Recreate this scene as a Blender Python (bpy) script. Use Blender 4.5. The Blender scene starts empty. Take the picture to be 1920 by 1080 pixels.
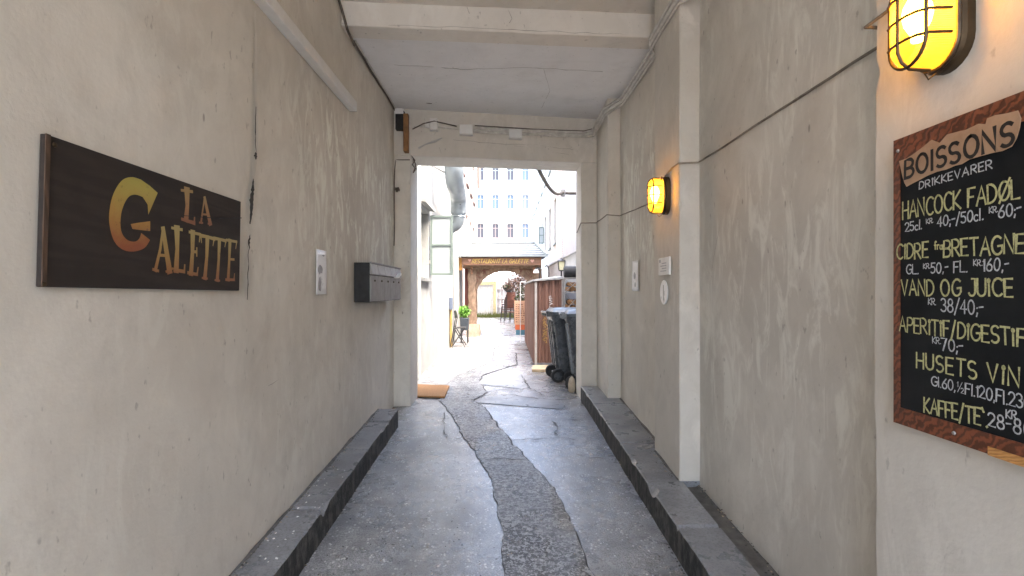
import bpy, bmesh, math, random
from mathutils import Vector, Matrix, noise
R = math.radians
random.seed(7)
S = bpy.context.scene
COL = S.collection

# ------------------------------------------------------------------ camera
CX, CY, FX, CH = 948.0, 545.0, 960.0, 1.4      # vanishing point, focal length (px of 1920), eye height
cd = bpy.data.cameras.new('camera'); cam = bpy.data.objects.new('camera', cd); COL.objects.link(cam)
cd.sensor_width = 36; cd.lens = 36 * FX / 1920
cd.shift_x = (960 - CX) / 1920; cd.shift_y = (CY - 540) / 1920
cd.clip_start = 0.05; cd.clip_end = 1000
cam.location = (0, 0, CH); cam.rotation_euler = (R(90), 0, 0)
S.camera = cam

# ------------------------------------------------------------------ sky, sun, exposure
SUN_EL, SUN_AZ = R(62), R(125)
w = bpy.data.worlds.new('World'); S.world = w; w.use_nodes = True
nt = w.node_tree; nt.nodes.clear()
sky = nt.nodes.new('ShaderNodeTexSky'); sky.sky_type = 'NISHITA'; sky.sun_disc = False
sky.sun_elevation = SUN_EL; sky.sun_rotation = SUN_AZ; sky.dust_density = 4.5; sky.air_density = 1.0; sky.ozone_density = 0.3
bg = nt.nodes.new('ShaderNodeBackground'); bg.inputs[1].default_value = 0.15
wo = nt.nodes.new('ShaderNodeOutputWorld')
nt.links.new(sky.outputs[0], bg.inputs[0]); nt.links.new(bg.outputs[0], wo.inputs[0])
sd = bpy.data.lights.new('sun', 'SUN'); so = bpy.data.objects.new('sun', sd); COL.objects.link(so)
sd.energy = .5; sd.angle = R(30); sd.color = (1.0, .955, .89)
so.rotation_euler = Vector((-math.sin(SUN_AZ) * math.cos(SUN_EL), -math.cos(SUN_AZ) * math.cos(SUN_EL), -math.sin(SUN_EL))).to_track_quat('-Z', 'Y').to_euler()
so.location = (0, -5, 20)
S.view_settings.view_transform = 'Standard'; S.view_settings.look = 'None'
S.view_settings.gamma = 1; S.view_settings.exposure = 4.08
S.cycles.use_denoising = True
S.cycles.max_bounces = 14; S.cycles.diffuse_bounces = 8; S.cycles.glossy_bounces = 5
S.cycles.transparent_max_bounces = 12; S.cycles.sample_clamp_indirect = 6

# ------------------------------------------------------------------ helpers
def P(px, py, Y): return Vector(((px - CX) * Y / FX, Y, CH - (py - CY) * Y / FX))     # photo point at a depth
def PX(px, py, X):                                                                    # photo point on a side wall
    Y = X * FX / (px - CX); return Vector((X, Y, CH - (py - CY) * Y / FX))
def gz(Y):                                                                            # ground height
    t = min(max(Y, 0.0), 5.7); return -0.06 + .048 * (t - 2.3)

WORLD = {}
class MB:
    def __init__(s): s.v = []; s.f = []; s.m = []; s.mi = 0
    def add(s, vs, fs):
        b = len(s.v); s.v += [Vector(q) for q in vs]
        for f in fs: s.f.append([b + i for i in f]); s.m.append(s.mi)
        return s
    def hexa(s, p):   # 8 corners, bottom four then top four
        return s.add(p, [(3,2,1,0),(4,5,6,7),(0,1,5,4),(1,2,6,5),(2,3,7,6),(3,0,4,7)])
    def box(s, x0, x1, y0, y1, z0, z1):
        return s.hexa([(x0,y0,z0),(x1,y0,z0),(x1,y1,z0),(x0,y1,z0),(x0,y0,z1),(x1,y0,z1),(x1,y1,z1),(x0,y1,z1)])
    def obox(s, c, size, M=None):
        M = M or Matrix.Identity(3); c = Vector(c); a, b, d = [q / 2 for q in size]
        return s.hexa([c + M @ Vector(q) for q in ((-a,-b,-d),(a,-b,-d),(a,b,-d),(-a,b,-d),(-a,-b,d),(a,-b,d),(a,b,d),(-a,b,d))])
    def bar(s, p, q, w, h, up=(0,0,1)):
        p, q = Vector(p), Vector(q); d = (q - p); L = d.length; d.normalize()
        u = Vector(up)
        if abs(d.dot(u)) > .98: u = Vector((1,0,0))
        x = d.cross(u).normalized(); z = x.cross(d).normalized()
        M = Matrix((x, d, z)).transposed()
        return s.obox((p + q) / 2, (w, L, h), M)
    def tube(s, pts, r, n=8, caps=True):
        pts = [Vector(q) for q in pts]; rs = r if isinstance(r, (list, tuple)) else [r] * len(pts)
        rings = []; prev = None
        for i, p in enumerate(pts):
            a = pts[max(i - 1, 0)]; b = pts[min(i + 1, len(pts) - 1)]
            d = (b - a).normalized()
            if prev is None:
                u = Vector((0,0,1)) if abs(d.z) < .9 else Vector((1,0,0))
                x = d.cross(u).normalized()
            else:
                x = (prev - d * prev.dot(d)).normalized()
            prev = x; y = d.cross(x)
            rings.append([p + (x * math.cos(2*math.pi*k/n) + y * math.sin(2*math.pi*k/n)) * rs[i] for k in range(n)])
        vs = [q for rg in rings for q in rg]; fs = []
        for i in range(len(rings) - 1):
            for k in range(n):
                fs.append((i*n+k, i*n+(k+1)%n, (i+1)*n+(k+1)%n, (i+1)*n+k))
        if caps: fs.append(tuple(range(n))[::-1]); fs.append(tuple((len(rings)-1)*n + k for k in range(n)))
        return s.add(vs, fs)
    def lathe(s, prof, o, n=20, axis='z'):
        vs = []; o = Vector(o)
        for r, h in prof:
            for k in range(n):
                a = 2*math.pi*k/n; c, d = r*math.cos(a), r*math.sin(a)
                vs.append(o + Vector({'z': (c,d,h), 'x': (h,c,d), 'y': (c,h,d)}[axis]))
        fs = []
        for i in range(len(prof) - 1):
            for k in range(n): fs.append((i*n+k, i*n+(k+1)%n, (i+1)*n+(k+1)%n, (i+1)*n+k))
        fs.append(tuple(range(n))[::-1]); fs.append(tuple((len(prof)-1)*n+k for k in range(n)))
        return s.add(vs, fs)
    def prism(s, poly, o, u, v, n, t):     # polygon in (u,v) extruded by t along n
        o, u, v, n = Vector(o), Vector(u), Vector(v), Vector(n); k = len(poly)
        a = [o + u*x + v*y for x, y in poly]; b = [q + n*t for q in a]
        return s.add(a + b, [tuple(range(k))[::-1], tuple(range(k, 2*k))] + [(i, (i+1)%k, k+(i+1)%k, k+i) for i in range(k)])
    def grid(s, o, u, v, nu, nv, disp=None):
        o, u, v = Vector(o), Vector(u), Vector(v); vs = []
        n = u.cross(v).normalized()
        for j in range(nv + 1):
            for i in range(nu + 1):
                p = o + u*(i/nu) + v*(j/nv)
                if disp: p = p + n * disp(p)
                vs.append(p)
        return s.add(vs, [(j*(nu+1)+i, j*(nu+1)+i+1, (j+1)*(nu+1)+i+1, (j+1)*(nu+1)+i) for j in range(nv) for i in range(nu)])
    def ribbon(s, pts, wd, o, u, v, n, lift=0):   # flat mitred stroke in the (u,v) plane; wd number or list
        pts = [Vector((a, b)) for a, b in pts]
        if len(pts) < 2: return s
        ws = wd if isinstance(wd, (list, tuple)) else [wd] * len(pts)
        L, Rr = [], []
        for i, p in enumerate(pts):
            d0 = (p - pts[i-1]).normalized() if i else None
            d1 = (pts[i+1] - p).normalized() if i < len(pts)-1 else None
            d = ((d0 + d1) if d0 is not None and d1 is not None else (d0 or d1))
            if d.length < 1e-4: d = d0
            d = d.normalized(); nn = Vector((-d.y, d.x))
            k = 1.0
            if d0 is not None and d1 is not None: k = min(1.7, 1 / max(.3, abs(nn.dot(Vector((-d0.y, d0.x))))))
            e = Vector((0, 0))
            if d0 is None: e = -d1 * ws[i] * .35
            if d1 is None: e = d0 * ws[i] * .35
            L.append(p + e + nn * ws[i] * .5 * k); Rr.append(p + e - nn * ws[i] * .5 * k)
        o, u, v, n = Vector(o), Vector(u), Vector(v), Vector(n)
        vs = [o + u*q.x + v*q.y + n*lift for q in L + Rr]; k = len(pts)
        return s.add(vs, [(i, i+1, k+i+1, k+i) for i in range(k-1)])
    def build(s, name, mat, parent=None, smooth=False, bevel=0.0, fixn=True):
        off = WORLD.get(parent, Vector((0,0,0))) if parent is not None else Vector((0,0,0))
        me = bpy.data.meshes.new(name)
        me.from_pydata([tuple(q - off) for q in s.v], [], s.f)
        for mm in (mat if isinstance(mat, (list, tuple)) else [mat]): me.materials.append(mm)
        me.polygons.foreach_set('material_index', s.m)
        if fixn:
            bm = bmesh.new(); bm.from_mesh(me); bmesh.ops.recalc_face_normals(bm, faces=bm.faces); bm.to_mesh(me); bm.free()
        if smooth:
            me.polygons.foreach_set('use_smooth', [True] * len(me.polygons))
            try: me.set_sharp_from_angle(angle=R(38))
            except Exception: pass
        me.update()
        o = bpy.data.objects.new(name, me); COL.objects.link(o)
        if parent is not None: o.parent = parent
        WORLD[o] = off
        if bevel:
            b = o.modifiers.new('bevel', 'BEVEL'); b.width = bevel; b.segments = 2; b.limit_method = 'ANGLE'; b.angle_limit = R(40)
        return o

def tag(o, label=None, cat=None, group=None, kind=None):
    if label: o['label'] = label
    if cat: o['category'] = cat
    if group: o['group'] = group
    if kind: o['kind'] = kind
    return o
def thing(name, label, cat, loc=(0,0,0), group=None):
    o = bpy.data.objects.new(name, None); COL.objects.link(o); o.location = loc; o.empty_display_size = .1
    WORLD[o] = Vector(loc); return tag(o, label, cat, group)
def copy_tree(o, parent=None):
    c = o.copy(); COL.objects.link(c); c.parent = parent; WORLD[c] = WORLD.get(o, Vector((0,0,0)))
    for ch in list(o.children): copy_tree(ch, c)
    return c

# ------------------------------------------------------------------ materials
class NM:
    def __init__(s, name):
        s.mat = bpy.data.materials.new(name); s.mat.use_nodes = True
        s.t = s.mat.node_tree; s.b = s.t.nodes['Principled BSDF']; s.n = s.t.nodes; s.tc = None
    def lk(s, a, b): s.t.links.new(a, b)
    def coord(s, scale=(1,1,1), kind='Object'):
        if s.tc is None: s.tc = s.n.new('ShaderNodeTexCoord')
        m = s.n.new('ShaderNodeMapping'); m.inputs['Scale'].default_value = scale
        s.lk(s.tc.outputs[kind], m.inputs[0]); return m.outputs[0]
    def noise(s, scale=5, det=4, rough=.55, stretch=(1,1,1), dist=0):
        n = s.n.new('ShaderNodeTexNoise'); n.inputs['Scale'].default_value = scale; n.inputs['Detail'].default_value = det
        n.inputs['Roughness'].default_value = rough; n.inputs['Distortion'].default_value = dist
        s.lk(s.coord(stretch), n.inputs['Vector']); return n.outputs['Fac']
    def voro(s, scale=20, stretch=(1,1,1), feature='F1'):
        n = s.n.new('ShaderNodeTexVoronoi'); n.feature = feature; n.inputs['Scale'].default_value = scale
        s.lk(s.coord(stretch), n.inputs['Vector']); return n.outputs['Distance']
    def ramp(s, src, stops):
        r = s.n.new('ShaderNodeValToRGB'); e = r.color_ramp.elements
        while len(e) < len(stops): e.new(.5)
        for k, (p, c) in enumerate(stops):
            e[k].position = p; e[k].color = (c, c, c, 1) if isinstance(c, (int, float)) else (*c, 1)
        s.lk(src, r.inputs[0]); return r.outputs[0]
    def mix(s, fac, a, b, mode='MIX'):
        m = s.n.new('ShaderNodeMix'); m.data_type = 'RGBA'; m.blend_type = mode
        for k, q in ((0, fac), (6, a), (7, b)):
            if isinstance(q, (int, float)): m.inputs[k].default_value = q if k == 0 else (q, q, q, 1)
            elif isinstance(q, tuple): m.inputs[k].default_value = (*q, 1)
            else: s.lk(q, m.inputs[k])
        return m.outputs[2]
    def math(s, op, a, b):
        m = s.n.new('ShaderNodeMath'); m.operation = op
        for k, q in enumerate((a, b)):
            if isinstance(q, (int, float)): m.inputs[k].default_value = q
            else: s.lk(q, m.inputs[k])
        return m.outputs[0]
    def bump(s, h, strength=.3, dist=.01):
        b = s.n.new('ShaderNodeBump'); b.inputs['Strength'].default_value = strength; b.inputs['Distance'].default_value = dist
        s.lk(h, b.inputs['Height']); s.lk(b.outputs[0], s.b.inputs['Normal'])
    def base(s, c):
        if isinstance(c, tuple): s.b.inputs['Base Color'].default_value = (*c, 1)
        else: s.lk(c, s.b.inputs['Base Color'])
    def rough(s, r):
        if isinstance(r, (int, float)): s.b.inputs['Roughness'].default_value = r
        else: s.lk(r, s.b.inputs['Roughness'])

def simple(name, c, rough=.6, metal=0, var=.25, vs=8, bump=.15, bs=40, stretch=(1,1,1), dark=None):
    m = NM(name)
    d = dark or tuple(q * (1 - var) for q in c)
    m.base(m.mix(m.ramp(m.noise(vs, 5, .6, stretch), [(.3, 0), (.7, 1)]), d, c))
    m.rough(m.ramp(m.noise(vs * 1.7, 3, .6, stretch), [(.3, max(.03, rough - .12)), (.7, min(1, rough + .12))]))
    m.b.inputs['Metallic'].default_value = metal
    if bump: m.bump(m.noise(bs, 4, .6, stretch), bump, .004)
    return m.mat

def plaster(name, light, mid, dirt, streak=.5, wash=.6, seed=0.0, bumpk=.25, band=None):
    m = NM(name)
    big = m.ramp(m.noise(.8 + seed, 6, .62, (1, 1, 1), .8), [(.36, 0), (.64, 1)])                # broad clouds of old paint
    c = m.mix(big, mid, light)
    mid2 = m.ramp(m.noise(4.3 + seed, 6, .7, (1, 1, .8), .5), [(.47, 0), (.60, 1)])              # trowel blotches
    c = m.mix(m.math('MULTIPLY', mid2, .22), c, tuple(q * .84 for q in mid))
    st = m.ramp(m.noise(5.2 + seed, 7, .68, (1, 1.7, .55), 1.1), [(.49, 0), (.60, 1)])           # scrubbed whitish wipes
    zone = m.ramp(m.noise(.62 + seed * .3, 3, .6), [(.46, 0), (.58, 1)])
    if band:
        sx = m.n.new('ShaderNodeSeparateXYZ'); m.lk(m.coord(), sx.inputs[0])
        by = m.ramp(m.math('DIVIDE', sx.outputs[1], 6.0), [(band[0]/6, 0), (band[1]/6, 1)])
        bz_ = m.ramp(m.math('DIVIDE', sx.outputs[2], 4.0), [(band[2]/4, 0), ((band[2]+.5)/4, 1), ((band[3]-.5)/4, 1), (band[3]/4, 0)])
        zone = m.math('MAXIMUM', m.math('MULTIPLY', zone, .22), m.math('MULTIPLY', by, bz_))
    c = m.mix(m.math('MULTIPLY', m.math('MULTIPLY', st, zone), wash), c, tuple(min(.8, q * 1.2 + .05) for q in light))
    dk = m.ramp(m.noise(2.1 + seed, 7, .68, (1, 1.3, .8), .6), [(.54, 0), (.74, 1)])
    c = m.mix(m.math('MULTIPLY', dk, streak), c, dirt)
    v = m.ramp(m.voro(9, (1, 1, .45)), [(.05, 1), (.085, 0)])                                    # scuffs and flecks
    c = m.mix(m.math('MULTIPLY', m.math('MULTIPLY', v, m.ramp(m.noise(3, 2, .5), [(.56, 0), (.60, 1)])), .6), c, tuple(q * .4 for q in dirt))
    sp = m.ramp(m.noise(30, 3, .5, (1, 1, .55)), [(.68, 0), (.74, 1)])
    c = m.mix(m.math('MULTIPLY', sp, .45), c, tuple(q * .5 for q in dirt))
    m.base(c); m.rough(.82)
    h = m.mix(.25, m.noise(4, 6, .65), m.noise(60, 4, .6))
    m.bump(h, bumpk, .02)
    return m.mat

M = {}
M['plaster'] = plaster('passage plaster', (.65,.625,.57), (.49,.465,.42), (.37,.345,.30), .42, .45)
M['plaster_far'] = plaster('passage plaster scrubbed', (.66,.625,.555), (.56,.525,.46), (.41,.375,.32), .42, 1.0, .37, .22, (2.6, 3.6, 1.3, 3.0))
M['plaster_near'] = plaster('near pier plaster', (.60,.575,.525), (.52,.49,.44), (.40,.37,.32), .35, .3, .15, .2)
M['plaster_pil'] = plaster('pilaster plaster', (.60,.57,.515), (.53,.50,.445), (.40,.37,.32), .4, .4, .28, .2)
M['trim'] = plaster('painted trim', (.62,.59,.53), (.56,.53,.47), (.42,.39,.34), .4, .3, .2, .12)
M['ceiling'] = plaster('ceiling paint', (.74,.745,.745), (.70,.705,.705), (.56,.55,.53), .4, .25, .1, .08)
M['beam'] = plaster('beam paint', (.68,.65,.59), (.62,.59,.53), (.48,.45,.40), .4, .2, .3, .10)
M['outplaster'] = plaster('courtyard render', (.37,.375,.36), (.33,.33,.31), (.22,.215,.185), .55, .2, .15, .1)
M['outgrey'] = plaster('grey concrete render', (.50,.495,.48), (.44,.435,.42), (.32,.31,.29), .5, .3, .45, .2)
M['outpink'] = plaster('pinkish render', (.47,.39,.35), (.40,.34,.31), (.30,.25,.23), .4, .2, .25, .1)
M['outcream'] = plaster('cream render', (.52,.50,.44), (.47,.45,.40), (.36,.34,.29), .3, .2, .5, .1)
M['farwall'] = plaster('far facade render', (.48,.475,.465), (.44,.435,.425), (.36,.355,.345), .35, .1, .05, .05)

def m_ground():
    m = NM('worn wet concrete')
    big = m.ramp(m.noise(.7, 6, .6, (1, .7, 1)), [(.35, 0), (.65, 1)])
    c = m.mix(big, (.22,.218,.212), (.46,.455,.445))
    pat = m.ramp(m.noise(3.2, 6, .65), [(.45, 0), (.62, 1)])
    c = m.mix(m.math('MULTIPLY', pat, .45), c, (.54,.54,.54))
    dk = m.ramp(m.noise(9, 6, .7), [(.52, 0), (.68, 1)])
    c = m.mix(m.math('MULTIPLY', dk, .55), c, (.10,.10,.098))
    dp = m.ramp(m.noise(2.4, 7, .7, (1, .8, 1), .7), [(.49, 0), (.58, 1)])
    c = m.mix(m.math('MULTIPLY', dp, .6), c, (.12,.118,.114))
    grit = m.ramp(m.noise(120, 3, .6), [(.42, 0), (.58, 1)])
    c = m.mix(m.math('MULTIPLY', grit, .6), c, (.09,.09,.09))
    # pale pebbles of the exposed aggregate, in patches
    v = m.ramp(m.voro(48, (1, .8, 1)), [(.26, 1), (.36, 0)])
    msk = m.ramp(m.noise(14, 3, .6), [(.50, 0), (.58, 1)])
    c = m.mix(m.math('MULTIPLY', m.math('MULTIPLY', v, msk), .75), c, (.74,.73,.71))
    v2 = m.ramp(m.voro(34, (1, .9, 1)), [(.2, 1), (.28, 0)])
    msk2 = m.ramp(m.noise(10, 2, .6), [(.6, 0), (.66, 1)])
    c = m.mix(m.math('MULTIPLY', v2, msk2), c, (.05,.05,.05))
    m.base(c)
    m.rough(m.ramp(m.noise(2.2, 5, .65), [(.38, .18), (.66, .46)]))
    m.b.inputs['Specular IOR Level'].default_value = .8; m.b.inputs['Coat Weight'].default_value = .4; m.b.inputs['Coat Roughness'].default_value = .24
    m.bump(m.mix(.6, m.noise(11, 6, .65), m.noise(85, 5, .7)), .6, .012)
    return m.mat
M['ground'] = m_ground()
def m_asphalt():
    m = NM('rough asphalt patching')
    c = m.mix(m.ramp(m.noise(40, 5, .8), [(.485, 0), (.55, 1)]), (.025,.024,.024), (.47,.468,.465))
    c = m.mix(m.math('MULTIPLY', m.ramp(m.noise(1.9, 5, .65), [(.42, 0), (.62, 1)]), .5), c, (.36,.37,.385))
    c = m.mix(m.math('MULTIPLY', m.ramp(m.noise(13, 5, .7), [(.50, 0), (.62, 1)]), .6), c, (.05,.05,.05))
    v = m.ramp(m.voro(58), [(.25, 1), (.36, 0)])
    c = m.mix(m.math('MULTIPLY', m.math('MULTIPLY', v, m.ramp(m.noise(30, 2, .5), [(.5, 0), (.55, 1)])), .8), c, (.60,.60,.60))
    m.base(c); m.rough(m.ramp(m.noise(4, 4, .6), [(.35, .25), (.7, .5)]))
    m.b.inputs['Coat Weight'].default_value = .08; m.bump(m.mix(.5, m.noise(60, 4, .7), m.noise(130, 3, .7)), .8, .016)
    return m.mat
M['asphalt'] = m_asphalt()
M['crack'] = simple('dark crack', (.06,.057,.053), .9, 0, .4, 30, .5)
M['crackline'] = simple('dusty hairline', (.20,.18,.15), .9, 0, .4, 30, .2)
M['patch'] = simple('smooth screed patch', (.34,.345,.35), .34, 0, .42, 3.2, .4, 45)
def m_kerb():
    m = NM('kerb stone')
    c = m.mix(m.ramp(m.noise(2.4, 6, .65), [(.35, 0), (.65, 1)]), (.13,.137,.148), (.29,.30,.32))
    c = m.mix(m.math('MULTIPLY', m.ramp(m.noise(60, 4, .7), [(.5, 0), (.6, 1)]), .4), c, (.08,.08,.082))
    c = m.mix(m.math('MULTIPLY', m.ramp(m.voro(30), [(.06, 1), (.1, 0)]), m.ramp(m.noise(7, 2, .5), [(.6, 0), (.65, 1)])), c, (.5,.48,.43))
    m.base(c); m.rough(m.ramp(m.noise(5, 4, .6), [(.3, .22), (.7, .42)])); m.b.inputs['Coat Weight'].default_value = .3; m.b.inputs['Coat Roughness'].default_value = .25; m.bump(m.mix(.5, m.noise(9, 5, .6), m.noise(70, 4, .6)), .4, .012)
    return m.mat
M['kerb'] = m_kerb()
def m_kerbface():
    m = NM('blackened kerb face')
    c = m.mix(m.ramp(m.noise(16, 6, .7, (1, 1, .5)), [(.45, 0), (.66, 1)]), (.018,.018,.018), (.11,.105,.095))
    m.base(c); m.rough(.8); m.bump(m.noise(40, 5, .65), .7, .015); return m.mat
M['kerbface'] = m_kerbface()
M['gutterdark'] = simple('dark wall gutter and dirt lip', (.16,.155,.145), .85, 0, .6, 11, .5)  # mottled dark tone shared by the wall gutter and the dirt lip
M['metal_dark'] = simple('blackened brass', (.085,.056,.028), .45, .6, .5, 20, .2)
M['black'] = simple('black paint', (.009,.009,.0095), .65, 0, .3, 12, .15)
M['greysteel'] = simple('grey painted steel', (.30,.295,.28), .5, .1, .15, 10, .08)
M['greysteel_l'] = simple('grey painted steel lid', (.30,.295,.285), .45, .1, .15, 10, .08)
M['whitepl'] = simple('white plastic', (.72,.71,.68), .45, 0, .12, 10, .05)
M['cable_w'] = simple('painted cable', (.64,.62,.57), .6, 0, .35, 18, .2)
M['cable_d'] = simple('dusty dark cable', (.15,.125,.10), .8, 0, .6, 14, .3)
M['cable_t'] = simple('dusty taupe cable', (.30,.265,.22), .85, 0, .75, 7, .3)
M['paper'] = simple('white paper', (.80,.80,.80), .35, 0, .06, 6, .1, 12)
M['paper_grey'] = simple('grey print', (.33,.33,.34), .4, 0, .4, 25, 0)
def m_wood(name, a, b, scale=6, rough=.6, stretch=(1,1,8), ringy=5.0, bump=.3):
    m = NM(name)
    n = m.n.new('ShaderNodeTexWave'); n.wave_type = 'BANDS'; n.bands_direction = 'DIAGONAL'
    n.inputs['Scale'].default_value = scale; n.inputs['Distortion'].default_value = ringy; n.inputs['Detail'].default_value = 3; n.inputs['Detail Scale'].default_value = 1.6
    m.lk(m.coord(stretch), n.inputs['Vector'])
    c = m.mix(m.ramp(n.outputs['Fac'], [(.2, 0), (.8, 1)]), a, b)
    c = m.mix(m.math('MULTIPLY', m.ramp(m.noise(9, 5, .65), [(.5, 0), (.7, 1)]), .5), c, tuple(q*.5 for q in a))
    m.base(c); m.rough(rough); m.bump(n.outputs['Fac'], bump, .004); return m.mat
M['signwood'] = m_wood('dark sign board', (.019,.013,.010), (.026,.018,.014), 1.6, .75, (1,.6,6), 9.0, .1)
M['redwood'] = m_wood('painted red brown woodgrain', (.085,.026,.012), (.20,.062,.026), 9, .45, (1,2.4,2.4), 9.0, .1)
M['lightwood'] = m_wood('bare corner wood', (.42,.20,.06), (.55,.28,.09), 9, .6, (1,3,9), 3)
M['oldtimber'] = m_wood('old dark timber', (.05,.028,.016), (.085,.048,.028), 4, .6, (6,6,1), 4)
M['timber'] = m_wood('brown timber', (.19,.095,.035), (.30,.15,.055), 8, .7, (6,6,1), 4)
def m_slate():
    m = NM('chalkboard'); sm = m.ramp(m.noise(4, 5, .6), [(.4, 0), (.75, 1)])
    m.base(m.mix(sm, (.007,.008,.009), (.017,.018,.019))); m.rough(.75); m.b.inputs['Specular IOR Level'].default_value = .2; m.bump(m.noise(120, 3, .5), .1, .002); return m.mat
M['slate'] = m_slate()
def m_chalk(name, c):
    m = NM(name); g = m.ramp(m.noise(170, 3, .7), [(.36, .35), (.56, 1)])
    m.base(m.mix(g, tuple(q * .35 for q in c), c)); m.rough(.9); return m.mat
M['chalk_y'] = m_chalk('yellow chalk paint', (.50,.485,.24)); M['chalk_w'] = m_chalk('white chalk paint', (.50,.52,.54)); M['ink'] = simple('black brush ink', (.012,.01,.009), .6, 0, .2, 10, 0)
M['parch'] = simple('painted parchment', (.44,.285,.18), .7, 0, .35, 12, .1, dark=(.28,.17,.10))
def m_grad(name, top, mid, bot):
    m = NM(name); s = m.n.new('ShaderNodeSeparateXYZ'); m.lk(m.coord((1,1,1), 'Generated'), s.inputs[0])
    z = m.math('ADD', s.outputs[2], m.math('MULTIPLY', m.math('SUBTRACT', m.noise(30, 4, .7), .5), .35))
    c = m.ramp(z, [(.08, bot), (.5, mid), (.92, top)])
    wr = m.ramp(m.noise(40, 4, .7), [(.62, 0), (.72, 1)])
    m.base(m.mix(m.math('MULTIPLY', wr, .55), c, (.03,.02,.015))); m.rough(.5); return m.mat
M['goldG'] = m_grad('hand painted gold to rust', (.36,.30,.06), (.36,.21,.045), (.24,.065,.02))
M['goldT'] = m_grad('hand painted gold letters', (.36,.28,.10), (.34,.21,.06), (.25,.095,.03))
M['goldL'] = m_grad('faded rust letters', (.30,.20,.075), (.29,.15,.05), (.22,.08,.03))
def m_amber():
    m = NM('amber ribbed glass'); o = m.n['Material Output']
    tr = m.n.new('ShaderNodeBsdfTransparent'); tr.inputs[0].default_value = (1.0,.58,.10,1)
    tl = m.n.new('ShaderNodeBsdfTranslucent'); tl.inputs[0].default_value = (.50,.24,.02,1)
    gl = m.n.new('ShaderNodeBsdfGlossy'); gl.inputs['Roughness'].default_value = .12
    em = m.n.new('ShaderNodeEmission'); em.inputs[0].default_value = (1.0,.47,.03,1); em.inputs[1].default_value = .03
    wv = m.n.new('ShaderNodeTexWave'); wv.bands_direction = 'Z'; wv.inputs['Scale'].default_value = 60; m.lk(m.coord(), wv.inputs['Vector'])
    bp = m.n.new('ShaderNodeBump'); bp.inputs['Strength'].default_value = .5; bp.inputs['Distance'].default_value = .003
    m.lk(wv.outputs['Fac'], bp.inputs['Height'])
    for q in (tl, gl): m.lk(bp.outputs[0], q.inputs['Normal'])
    a = m.n.new('ShaderNodeMixShader'); a.inputs[0].default_value = .5; m.lk(tr.outputs[0], a.inputs[1]); m.lk(tl.outputs[0], a.inputs[2])
    b = m.n.new('ShaderNodeMixShader'); b.inputs[0].default_value = .07; m.lk(a.outputs[0], b.inputs[1]); m.lk(gl.outputs[0], b.inputs[2])
    d = m.n.new('ShaderNodeAddShader'); m.lk(b.outputs[0], d.inputs[0]); m.lk(em.outputs[0], d.inputs[1])
    m.lk(d.outputs[0], o.inputs[0]); return m.mat
M['amber'] = m_amber()
def m_emit(name, c, s):
    m = NM(name); m.b.inputs['Emission Color'].default_value = (*c, 1); m.b.inputs['Emission Strength'].default_value = s; return m.mat
M['bulb'] = m_emit('lit bulb', (1.0,.74,.40), 7)
def m_glass(name, c, r=.08):
    m = NM(name); m.base(c); m.rough(r); m.b.inputs['Specular IOR Level'].default_value = .3; m.bump(m.noise(3, 2, .5), .06, .02); return m.mat
M['pane'] = m_glass('window glass', (.055,.08,.12)); M['pane_dark'] = m_glass('window glass dark', (.035,.033,.042)); M['pane_white'] = m_glass('frosted pane', (.36,.40,.40), .25)
M['pane_mid'] = m_glass('window glass grey', (.08,.095,.12))
M['frame_w'] = simple('white window frame', (.74,.74,.71), .5, 0, .1, 10, .05)
M['frame_g'] = simple('green grey window frame', (.17,.215,.195), .5, 0, .2, 10, .05)
M['frame_b'] = simple('brown window frame', (.24,.16,.14), .6, 0, .3, 10, .05)
M['frame_lg'] = simple('grey window frame', (.30,.31,.31), .5, 0, .15, 10, .05)
M['galv'] = simple('galvanised duct', (.33,.37,.385), .38, .6, .10, 3, .03)
M['coir'] = simple('coir doormat', (.42,.22,.09), .95, 0, .45, 60, .8, 220)
M['binp'] = simple('dark grey bin plastic', (.075,.082,.09), .28, 0, .35, 9, .15)
M['binlid'] = simple('grey blue bin lid', (.075,.095,.11), .35, 0, .35, 7, .15)
M['rubber'] = simple('black rubber', (.015,.015,.016), .7, 0, .3, 12, .2)
M['rust'] = simple('red brown corrugated sheet', (.235,.12,.088), .6, 0, .4, 3.5, .2, 40, (1,1,.4), dark=(.13,.063,.045))
M['shedroof'] = simple('grey roofing felt', (.50,.50,.50), .6, 0, .3, 6, .3)
M['scrawl'] = simple('white spray paint', (.66,.60,.58), .7, 0, .3, 30, 0); M['scrawl_y'] = simple('ochre spray paint', (.50,.30,.10), .7, 0, .4, 30, 0)
M['bark'] = simple('gnarled brown wood', (.33,.225,.15), .8, 0, .6, 13, .9, 28, (1,1,.6), dark=(.15,.095,.06))
M['gatewood'] = m_wood('brown varnished plank', (.26,.13,.075), (.34,.18,.105), 6, .5, (8,1,1), 3)
M['orangewood'] = simple('orange varnished wood', (.55,.26,.05), .5, 0, .3, 10, .2)
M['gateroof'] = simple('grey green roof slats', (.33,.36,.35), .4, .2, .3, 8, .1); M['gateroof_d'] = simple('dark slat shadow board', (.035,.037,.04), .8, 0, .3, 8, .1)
M['redpanel'] = simple('dark red boards', (.27,.085,.065), .6, 0, .25, 8, .15, 40, (6,1,1))
M['gold'] = simple('gilt lettering', (.80,.52,.14), .5, 0, .2, 20, 0); M['pinkheart'] = simple('pink painted heart', (.80,.45,.34), .5, 0, .2, 20, 0)
M['fence_w'] = m_wood('weathered white boards', (.42,.40,.35), (.50,.48,.43), 5, .7, (5,5,.6), 3)
M['fence_p'] = m_wood('pale grey planks', (.42,.385,.36), (.50,.465,.435), 5, .7, (5,5,.6), 3)
M['post_g'] = m_wood('mossy post', (.40,.34,.17), (.55,.47,.27), 5, .8, (5,5,.6), 3)
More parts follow.
